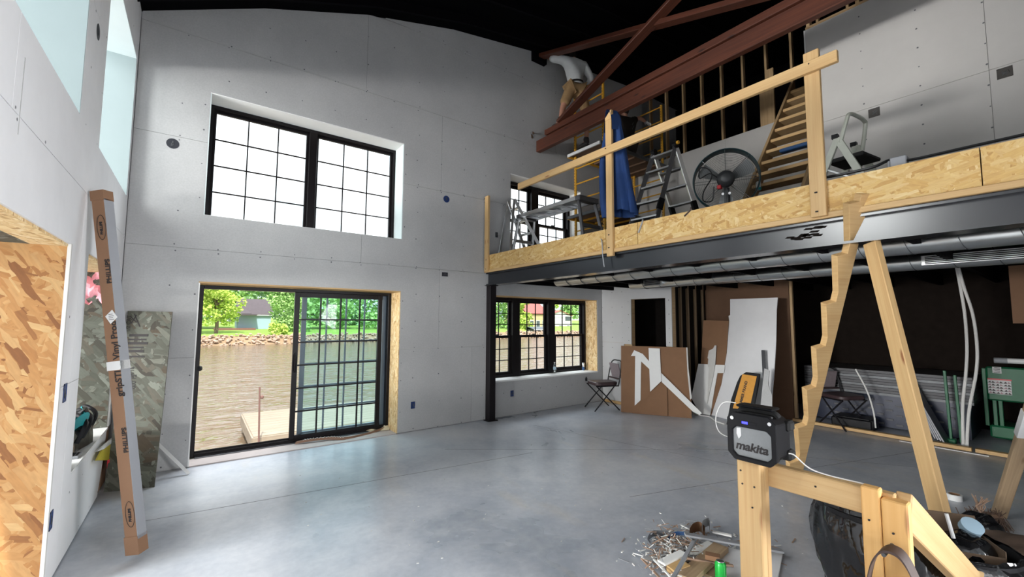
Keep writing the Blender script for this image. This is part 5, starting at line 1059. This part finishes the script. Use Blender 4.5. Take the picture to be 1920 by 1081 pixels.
# ---------------------------------------------------------------- guard rail round the near stair hole, radio
gr = thing('stair_guard', 'pine guard rail of posts and boards in the near right corner', 'railing', (1.83, .7, 0))
lumber('post', (1.795, .822, 0), (1.795, .822, 1.075), .04, .088, 'pine', gr, up=(0, 1, 0)); lumber('post', (1.835, .822, 0), (1.835, .822, 1.075), .036, .085, 'pine', gr, up=(0, 1, 0))
lumber('rail', (1.872, .90, 1.015), (1.872, .40, 1.015), .038, .088, 'pine', gr)
lumber('post', (1.838, .455, 0), (1.838, .455, 1.075), .038, .05, 'pine_orange', gr, up=(0, 1, 0))
lumber('post', (1.842, .395, 0), (1.842, .395, 1.05), .045, .066, 'pine_orange', gr, up=(0, 1, 0))
lumber('rail', (1.875, .40, 1.03), (2.62, .335, .50), .088, .040, 'pine', gr, up=(.35, .94, .0)) if False else lumber('rail', (1.87, .385, 1.015), (2.74, .35, .50), .042, .115, 'pine', gr)
lumber('rail', (2.70, .39, .52), (3.6, .28, .22), .04, .09, 'pine', gr)
bm = B()
for (x, y, z) in ((1.774, .85, 1.03), (1.774, .845, .98), (1.774, .80, .98), (1.774, .81, .90), (1.818, .46, .97), (1.818, .40, .95), (1.818, .385, .90), (1.852, .62, 1.02)): cyl(bm, (x, y, z), (x-.003, y, z), .0035, seg=6)
obj('screw_heads', bm, 'ink', gr, kind='stuff')
# radio
RX0, RX1, RY0, RY1, RZ0, RZ1 = 1.745, 1.895, .702, .885, 1.077, 1.262
rd = thing('jobsite_radio', 'black jobsite speaker with a grey grille standing on the pine post', 'speaker', (1.82, .79, RZ0))
def rr(x, y0, y1, z0, z1, c): return [(x, y0+c, z0), (x, y1-c, z0), (x, y1, z0+c), (x, y1, z1-c), (x, y1-c, z1), (x, y0+c, z1), (x, y0, z1-c), (x, y0, z0+c)]
bm = B(); prism(bm, rr(RX0+.012, RY0+.008, RY1-.008, RZ0+.008, RZ1-.012, .022), (RX1-RX0-.02, 0, 0)); obj('cabinet', bm, 'plastic_black', rd, bevel=.004)
o_, i_ = rr(RX0, RY0, RY1, RZ0, RZ1, .026), rr(RX0, RY0+.020, RY1-.020, RZ0+.018, RZ1-.055, .016)
bm = B(); n = 8; A1 = [bm.verts.new(p) for p in o_]; A2 = [bm.verts.new(p) for p in i_]; B1 = [bm.verts.new(V(p)+V((.022, 0, 0))) for p in o_]; B2_ = [bm.verts.new(V(p)+V((.022, 0, 0))) for p in i_]
for k in range(n):
    j = (k+1) % n
    for qd in ((A1[k], A1[j], A2[j], A2[k]), (A1[k], A1[j], B1[j], B1[k]), (A2[k], A2[j], B2_[j], B2_[k]), (B1[k], B1[j], B2_[j], B2_[k])): bm.faces.new(qd)
obj('bumper_frame', bm, 'plastic_black', rd, bevel=.003)
bm = B(); prism(bm, rr(RX0+.010, RY0+.018, RY1-.018, RZ0+.016, RZ1-.053, .016), (.006, 0, 0)); gq = obj('grille', bm, 'grille_grey', rd)
text('makita', .045, (RX0+.0085, RY1-.028, RZ0+.042), (0, -1, 0), (0, .0, 1), 'ink', rd, 'maker_lettering', bold=.0012, shear=.22)
bm = B(); b2(bm, (RX0-.001, RY1-.115, RZ1-.043), (RX0+.012, RY1-.055, RZ1-.028)); pnl = obj('display_strip', bm, 'plastic_black', rd, bevel=.002); bm = B(); b2(bm, (RX0-.002, RY1-.082, RZ1-.040), (RX0+.002, RY1-.060, RZ1-.031)); obj('blue_light', bm, 'led_blue', rd)
for y in (RY0+.022, RY1-.022): bm = B(); cyl(bm, (RX0+.004, y, RZ1-.024), (RX0-.003, y, RZ1-.024), .007, seg=10); obj('corner_screw', bm, 'aluminium', rd)
for z in (RZ0+.03, RZ1-.045): bm = B(); b2(bm, (RX1-.045, RY0-.006, z-.02), (RX1+.008, RY1+.006, z+.02)); obj('rear_bumper', bm, 'rubber', rd, bevel=.008)
bm = B(); b2(bm, (RX0+.02, RY0+.03, RZ1-.012), (RX0+.05, RY1-.03, RZ1-.004)); obj('button_row', bm, 'metal_dark', rd, bevel=.002)
bm = B(); tube(bm, smooth_path([(RX0+.075, RY0+.02, RZ1-.01), (RX0+.07, RY0+.035, RZ1+.004), (RX0+.07, .79, RZ1+.006), (RX0+.07, RY1-.035, RZ1+.004), (RX0+.075, RY1-.02, RZ1-.01)], 5), .012, 8); obj('carry_handle', bm, 'rubber', rd, smooth=True)
bm = B(); prism(bm, [(RX0+.0075, RY1-.035, RZ1-.062), (RX0+.0075, RY1-.05, RZ1-.060), (RX0+.0075, RY1-.052, RZ1-.09), (RX0+.0075, RY1-.042, RZ1-.105), (RX0+.0075, RY1-.034, RZ1-.085)], (.0015, 0, 0)); obj('paint_smear', bm, 'label_white', rd)
bm = B(); b2(bm, (RX0+.035, RY0+.025, RZ1+.016), (RX1-.045, RY1-.02, RZ1+.025)); tag(obj('mobile_phone', bm, 'plastic_black', bevel=.004), 'dark mobile phone lying on top of the jobsite speaker', 'phone')
bm = B(); tube(bm, smooth_path([(RX0+.06, RY1-.01, RZ1+.025), (RX0+.04, RY1+.035, RZ1+.02), (RX0+.03, RY1+.06, RZ1-.04), (RX0+.04, RY1+.055, RZ1-.10), (RX0+.07, RY1+.02, RZ1-.125), (RX0+.09, RY1-.005, RZ1-.13)], 6), .0022, 6); tag(obj('charging_cable', bm, 'cord_white', smooth=True), 'white charging cable looping at the left of the jobsite speaker', 'cable')
bm = B(); tube(bm, smooth_path([(RX1-.06, RY0-.004, RZ0+.045), (RX1-.05, RY0-.02, RZ0+.04), (RX1-.03, RY0-.06, RZ0+.0), (RX1-.02, RY0-.12, RZ0-.012), (RX1-.01, RY0-.20, RZ0-.014), (RX1-.015, RY0-.26, RZ0-.013)], 6), .0025, 6); tag(obj('power_cable', bm, 'cord_white', smooth=True), 'white power cable running from the speaker along the guard rail', 'cable')
# ---------------------------------------------------------------- bins, carton, broom, bag
def bin_(name, label, c, r, h, bagged):
    t = thing(name, label, 'bin', c); c = V(c)
    bm = B(); lathe(bm, c, [(r*.80, 0), (r*.84, .02), (r*.97, h-.03), (r*1.03, h-.02), (r*1.03, h), (r*.97, h), (r*.93, h-.05), (r*.80, .04), (0, .03)], 28); obj('tub', bm, 'bin_black', t, smooth=True)
    bm = B(); grid_surface(bm, lambda u, v: (c.x+(r*(1.03+.09*math.sin(min(1, v*1.1)*PI)+.035*math.sin(13*u*2*PI+7*v)+.03*math.sin(v*9+u*31)-.08*max(0, (v-.85)*6)))*math.cos(u*2*PI), c.y+(r*(1.03+.09*math.sin(min(1, v*1.1)*PI)+.035*math.sin(13*u*2*PI+7*v)+.03*math.sin(v*9+u*31)-.08*max(0, (v-.85)*6)))*math.sin(u*2*PI), c.z+h*.60+(h*.42)*v+.035*math.sin(u*2*PI*4)*(1-v)), 56, 12, True); obj('bin_liner', bm, 'bag_black', t, smooth=True)
    return t
bin_('trash_bin', 'black trash bin with a shiny liner behind the guard rail', (2.54, .64, 0), .20, .78, True)
b2n = bin_('trash_bin', 'second black bin at the right, with an open carton stuffed in it', (3.18, .47, 0), .24, .50, True)
cx = thing('open_carton', 'open brown carton with raised flaps sitting in the right-hand bin', 'carton', (3.18, .47, .45))
def face3(pts, th=(0, 0, .004)): return prism(B(), pts, th)
c = V((3.18, .47, 0)); hx, hy, z0, z1 = .115, .15, .36, .60
rot = Matrix.Translation(c) @ Matrix.Rotation(.55, 4, 'Z')
def cb_(p): return rot @ V(p)
for nm, lo, hi in (('side', (-hx, -hy, z0), (-hx+.004, hy, z1-.10)), ('side', (hx-.004, -hy, z0), (hx, hy, z1)), ('side', (-hx, hy-.004, z0), (hx, hy, z1)), ('side', (-hx, -hy, z0), (hx, -hy+.004, z1-.07)), ('bottom', (-hx, -hy, z0), (hx, hy, z0+.004))):
    bm = B(); b2(bm, lo, hi); bm.transform(rot); obj(nm, bm, 'carton_shaded', cx)
for pts in ([(hx, -hy, z1), (hx, hy, z1), (hx+.08, hy-.02, z1-.05), (hx+.08, -hy+.02, z1-.05)], [(-hx, hy, z1), (hx, hy, z1), (hx-.03, hy+.10, z1+.07), (-hx+.03, hy+.10, z1+.07)]):
    bm = B(); prism(bm, [cb_(p) for p in pts], (0, 0, .004)); obj('flap', bm, 'carton_shaded', cx)
text('FRAGILE', .04, cb_((-.08, hy+.03, z1+.028)), rot.to_3x3() @ V((1, 0, 0)), rot.to_3x3() @ V((0, .85, .52)), 'ink', cx, 'printed_lettering')
bm = B(); q_ = bmesh.ops.create_icosphere(bm, subdivisions=3, radius=.11)['verts']; [setattr(v, 'co', cb_((-.02+v.co.x*.9, -.04+v.co.y*1.1, z0+.11+v.co.z*.8+.012*math.sin(v.co.x*60)*math.cos(v.co.y*50)))) for v in q_]; tag(obj('rag_ball', bm, 'bag_black', smooth=True), 'crumpled dark plastic stuffed in the open carton', 'rubbish')
bm = B(); cyl(bm, cb_((-.09, .03, z1-.05)), cb_((-.075, .045, z1+.06)), .008, seg=8); tag(obj('white_straw', bm, 'label_white'), 'short white straw sticking up from the open carton', 'straw')
bm = B(); lathe(bm, cb_((.06, -.10, z0+.19)), [(.035, 0), (.045, .003), (.045, .04), (.035, .043)], 18, (-.5, -.4, .77)); tag(obj('blue_tape_roll', bm, 'siding_blue', smooth=True), 'pale blue tape roll lying in the open carton', 'tape')
c = fl(1790, 936); tr_ = thing('tape_roll', 'white tape roll standing alone on the floor at the right', 'tape', (c.x, c.y, 0)); bm = B(); lathe(bm, (c.x, c.y, 0), [(.040, .002), (.055, .0), (.055, .05), (.040, .05), (.038, .025), (.040, .002)], 24); obj('roll', bm, 'white_plastic', tr_, smooth=True); bm = B(); lathe(bm, (c.x, c.y, 0), [(.036, .001), (.0395, .0), (.0395, .0505), (.036, .0505), (.036, .001)], 24); obj('core', bm, 'kraft_box', tr_, smooth=True)
# broom head and sacks
c = fl(1846, 990); br = thing('broom_head', 'dusty dark broom head lying on the floor at the right', 'broom', (c.x, c.y, 0)); dv = CR.copy(); dv.z = 0; dv.normalize()
bm = B(); bar(bm, c-dv*.13+V((0, 0, .10)), c+dv*.13+V((0, 0, .10)), .06, .03); obj('block', bm, 'plywood_dark', br, bevel=.006)
bm = B(); rb = random.Random(5)
for k in range(420): a = c+dv*rb.uniform(-.13, .13)+V((rb.uniform(-.04, .04), rb.uniform(-.04, .04), .09)); b_ = a+V((rb.uniform(-.05, .05), rb.uniform(-.05, .05), -.088 if rb.random() < .8 else .05)); bar(bm, a, b_, .004, .004)
obj('bristles', bm, 'broom_bristle', br, kind='stuff')
bm = B()
for k in range(16): a = c-dv*.02+V((0, 0, .11)); tube(bm, [a, a+V((rb.uniform(-.03, .03), rb.uniform(-.03, .03), .06)), a+V((rb.uniform(-.07, .07), rb.uniform(-.07, .07), .13))], .003, 4)
obj('fibre_tuft', bm, 'paper_brown', br, kind='stuff')
for k, (px, py, sx, sy, sz, lab, mt) in enumerate(((1880, 1052, .30, .16, .10, 'brown burlap sack slumped on the floor behind the right-hand bin', 'burlap'), (1840, 1030, .13, .10, .14, 'small black plastic sack between the bin and the broom head', 'bag_black'))):
    c = fl(px, py); bm = B(); q_ = bmesh.ops.create_icosphere(bm, subdivisions=4, radius=1)['verts']
    for v in q_: n_ = v.co.copy(); s_ = 1+.07*math.sin(5*n_.x+3*n_.y)+.05*math.sin(9*n_.y+4*n_.z); v.co = V((c.x+n_.x*sx*s_*.8+n_.y*sy*.4, c.y+n_.y*sy*s_-n_.x*sx*.5, max(0, sz*.8+n_.z*sz*s_)))
    tag(obj('sack', bm, mt, smooth=True), lab, 'sack')
lumber_o = lumber('dark_board', (4.6, .02, .06), (5.1, -.5, .06), .22, .11, 'plastic_black'); tag(lumber_o, 'low black trunk on the floor at the right edge behind the dark prop', 'trunk')
# leather tool bag hung on the orange post
lbag = thing('leather_bag', 'dark leather tool bag hanging by its loop from the orange post', 'bag', (1.72, .36, .6))
def hb(px, py, off=0): return P(px, py, 'x', 1.70+off)
bm = B(); lp = smooth_path([P(1628, 1092, 'x', 1.76), P(1638, 1050, 'x', 1.75), P(1657, 1029, 'x', 1.75), P(1683, 1034, 'x', 1.75), P(1703, 1056, 'x', 1.75), P(1722, 1095, 'x', 1.76)], 6)
g = [[bm.verts.new(q_+V((d_, 0, 0))+V((0, 0, e_))) for d_, e_ in ((-.03, -.004), (-.03, .004), (.03, .004), (.03, -.004))] for q_ in lp]
for a, b in zip(g, g[1:]):
    for j in range(4): bm.faces.new((a[j], a[(j+1) % 4], b[(j+1) % 4], b[j]))
obj('loop_strap', bm, 'leather', lbag, smooth=True)
pa_ = P(1628, 1092, 'x', 1.74); pb_ = P(1722, 1095, 'x', 1.74)
bm = B(); b2(bm, (1.66, pb_.y, pa_.z-.26), (1.80, pa_.y, pa_.z-.0)); obj('pouch', bm, 'leather', lbag, bevel=.02)
bm = B(); cyl(bm, (1.82, .405, lp[12].z-.006), (1.72, .405, lp[12].z-.006), .006, seg=8); obj('hanging_nail', bm, 'metal_dark', lbag)
# ---------------------------------------------------------------- debris pile
def flat(px, py, z): return P(px, py, 'z', z)
def scrap(name, label, a, b, za, zb, wd, th, mat, cat='scrap', up=(0, 0, 1)):
    p0, p1 = flat(*a, za), flat(*b, zb); o = lumber(name, p0, p1, wd, th, mat, up=up, bevel=.002); return tag(o, label, cat)
scrap('trim_strip', 'long pale trim strip lying across the top of the debris pile', (1284, 1001), (1468, 1033), .12, .06, .045, .014, 'grey_strip')
scrap('wood_offcut', 'long dusty tan board end in the middle of the debris pile', (1284, 1085), (1352, 1025), .05, .05, .10, .035, 'pine_grey')
scrap('wood_offcut', 'short yellow pine block at the front of the debris pile', (1258, 1072), (1286, 1060), .04, .05, .08, .05, 'pine')
scrap('metal_strip', 'grey metal strip slanting down the left of the debris pile', (1258, 1090), (1301, 1014), .10, .12, .025, .012, 'grey_strip')
scrap('drywall_scrap', 'broken white drywall strip on the left of the debris pile', (1240, 1055), (1282, 1035), .07, .08, .06, .013, 'drywall_white')
scrap('drywall_scrap', 'white drywall wedge tucked under the trim strip', (1290, 1040), (1335, 1018), .04, .05, .07, .013, 'drywall_white')
scrap('drywall_scrap', 'wide pale drywall piece right of the green can', (1370, 1100), (1380, 1030), .015, .03, .17, .013, 'drywall_light')
scrap('drywall_scrap', 'large pale drywall piece behind the guard post foot', (1432, 1095), (1448, 1030), .012, .012, .13, .013, 'drywall_light')
scrap('brown_block', 'small brown paper-faced block on top of the debris pile', (1322, 1040), (1350, 1046), .10, .10, .055, .03, 'kraft')
scrap('torn_strip', 'torn brown paper strip running to the right of the debris pile', (1286, 1045), (1375, 1060), .08, .05, .02, .012, 'paper_brown')
scrap('torn_strip', 'thin white splinter pointing left of the debris pile', (1187, 1036), (1206, 1042), .02, .03, .010, .006, 'drywall_white')
scrap('torn_strip', 'curled white strip standing at the back of the debris pile', (1276, 983), (1295, 993), .03, .05, .014, .006, 'drywall_white')
scrap('torn_strip', 'pale torn paper strip at the lower left edge of the debris pile', (1203, 1046), (1246, 1092), .03, .04, .018, .008, 'paper_brown')
scrap('torn_strip', 'white torn edge strip crossing the lower left of the debris pile', (1226, 1048), (1268, 1092), .06, .05, .016, .008, 'drywall_white')
scrap('drywall_scrap', 'grey drywall shard leaning at the far left of the debris pile', (1208, 1048), (1232, 1042), .05, .04, .05, .010, 'drywall')
scrap('drywall_scrap', 'small white drywall chip right of the curled disc-like offcut', (1336, 996), (1372, 1004), .03, .03, .03, .012, 'drywall_white')
scrap('wood_offcut', 'dark thin board lying under the debris pile beside the green can', (1318, 1076), (1362, 1042), .02, .02, .12, .02, 'pine_grey')
c = flat(1352, 1096, .0); bm = B(); lathe(bm, (c.x, c.y, .0), [(.030, 0), (.033, .006), (.033, .125), (.026, .14), (.024, .142)], 20); gc = thing('drink_can', 'bright green drink can standing in the debris pile', 'can', (c.x, c.y, 0)); obj('body', bm, 'green_can', gc, smooth=True); bm = B(); lathe(bm, (c.x, c.y, 0), [(.024, .1425), (.0235, .144), (.02, .141), (0, .141)], 20); obj('lid', bm, 'aluminium', gc, smooth=True)
def curl(name, label, pts, wd, mat, th=.003):
    bm = B(); sp_ = smooth_path(pts, 6); g = [[bm.verts.new(q_+V((0, 0, -wd/2))), bm.verts.new(q_+V((.004, .002, wd/2)))] for q_ in sp_]
    for a, b in zip(g, g[1:]): bm.faces.new((a[0], a[1], b[1], b[0]))
    bmesh.ops.solidify(bm, geom=bm.faces[:], thickness=th); return tag(obj(name, bm, mat, smooth=True), label, 'scrap')
curl('curled_tape', 'clear curled packing loop at the left of the debris pile', [flat(1252, 1000, .03), flat(1225, 1000, .035), flat(1214, 1014, .035), flat(1222, 1026, .03), flat(1245, 1030, .03)], .04, 'grey_strip')
curl('curled_paper', 'brown curled paper offcut behind the trim strip', [flat(1293, 1000, .05), flat(1300, 990, .06), flat(1312, 987, .06), flat(1322, 996, .05)], .07, 'kraft')
curl('curled_paper', 'grey curled disc-like offcut at the top of the debris pile', [flat(1316, 1000, .07), flat(1318, 984, .08), flat(1330, 978, .08), flat(1330, 990, .07)], .06, 'drywall')
curl('blue_tape_scrap', 'scrap of blue and white tape on the back of the debris pile', [flat(1252, 1010, .05), flat(1265, 1000, .07), flat(1283, 1000, .08)], .025, 'blue_tape')
rb = random.Random(11)
for mt, nm, n_ in (('paper_brown', 'paper_shavings', 260), ('gypsum', 'plaster_crumbs', 300), ('grey_strip', 'metal_shavings', 150), ('drywall_white', 'paper_slivers', 90)):
    bm = B(); o_c = flat(1262, 1040, 0); 
    for k in range(n_):
        r_ = rb.gauss(0, 1); px, py = (1262+rb.gauss(0, 26), 1030+rb.gauss(0, 18)) if rb.random() < .75 else (1330+rb.gauss(0, 60), 1030+rb.gauss(0, 25))
        a = flat(px, py, rb.uniform(.004, .07) if px < 1320 else .005); d_ = V((rb.gauss(0, 1), rb.gauss(0, 1), rb.gauss(0, .3))).normalized(); l_ = rb.uniform(.01, .05) if nm != 'plaster_crumbs' else rb.uniform(.004, .012)
        if a.z-l_*abs(d_.z) < .001: d_.z = 0; d_.normalize()
        bar(bm, a-d_*l_, a+d_*l_, rb.uniform(.004, .010), .003 if nm != 'plaster_crumbs' else .006)
    o = obj(nm, bm, mt, kind='stuff')
# specks of plaster on the slab
bm = B()
for k in range(75):
    a = flat(rb.uniform(560, 1560), rb.uniform(800, 1070), 0); r_ = rb.uniform(.003, .008); bar(bm, a+V((-r_, 0, .002)), a+V((r_, r_*rb.uniform(-1, 1), .002)), r_*.8, .004)
obj('plaster_specks', bm, 'gypsum', kind='stuff')
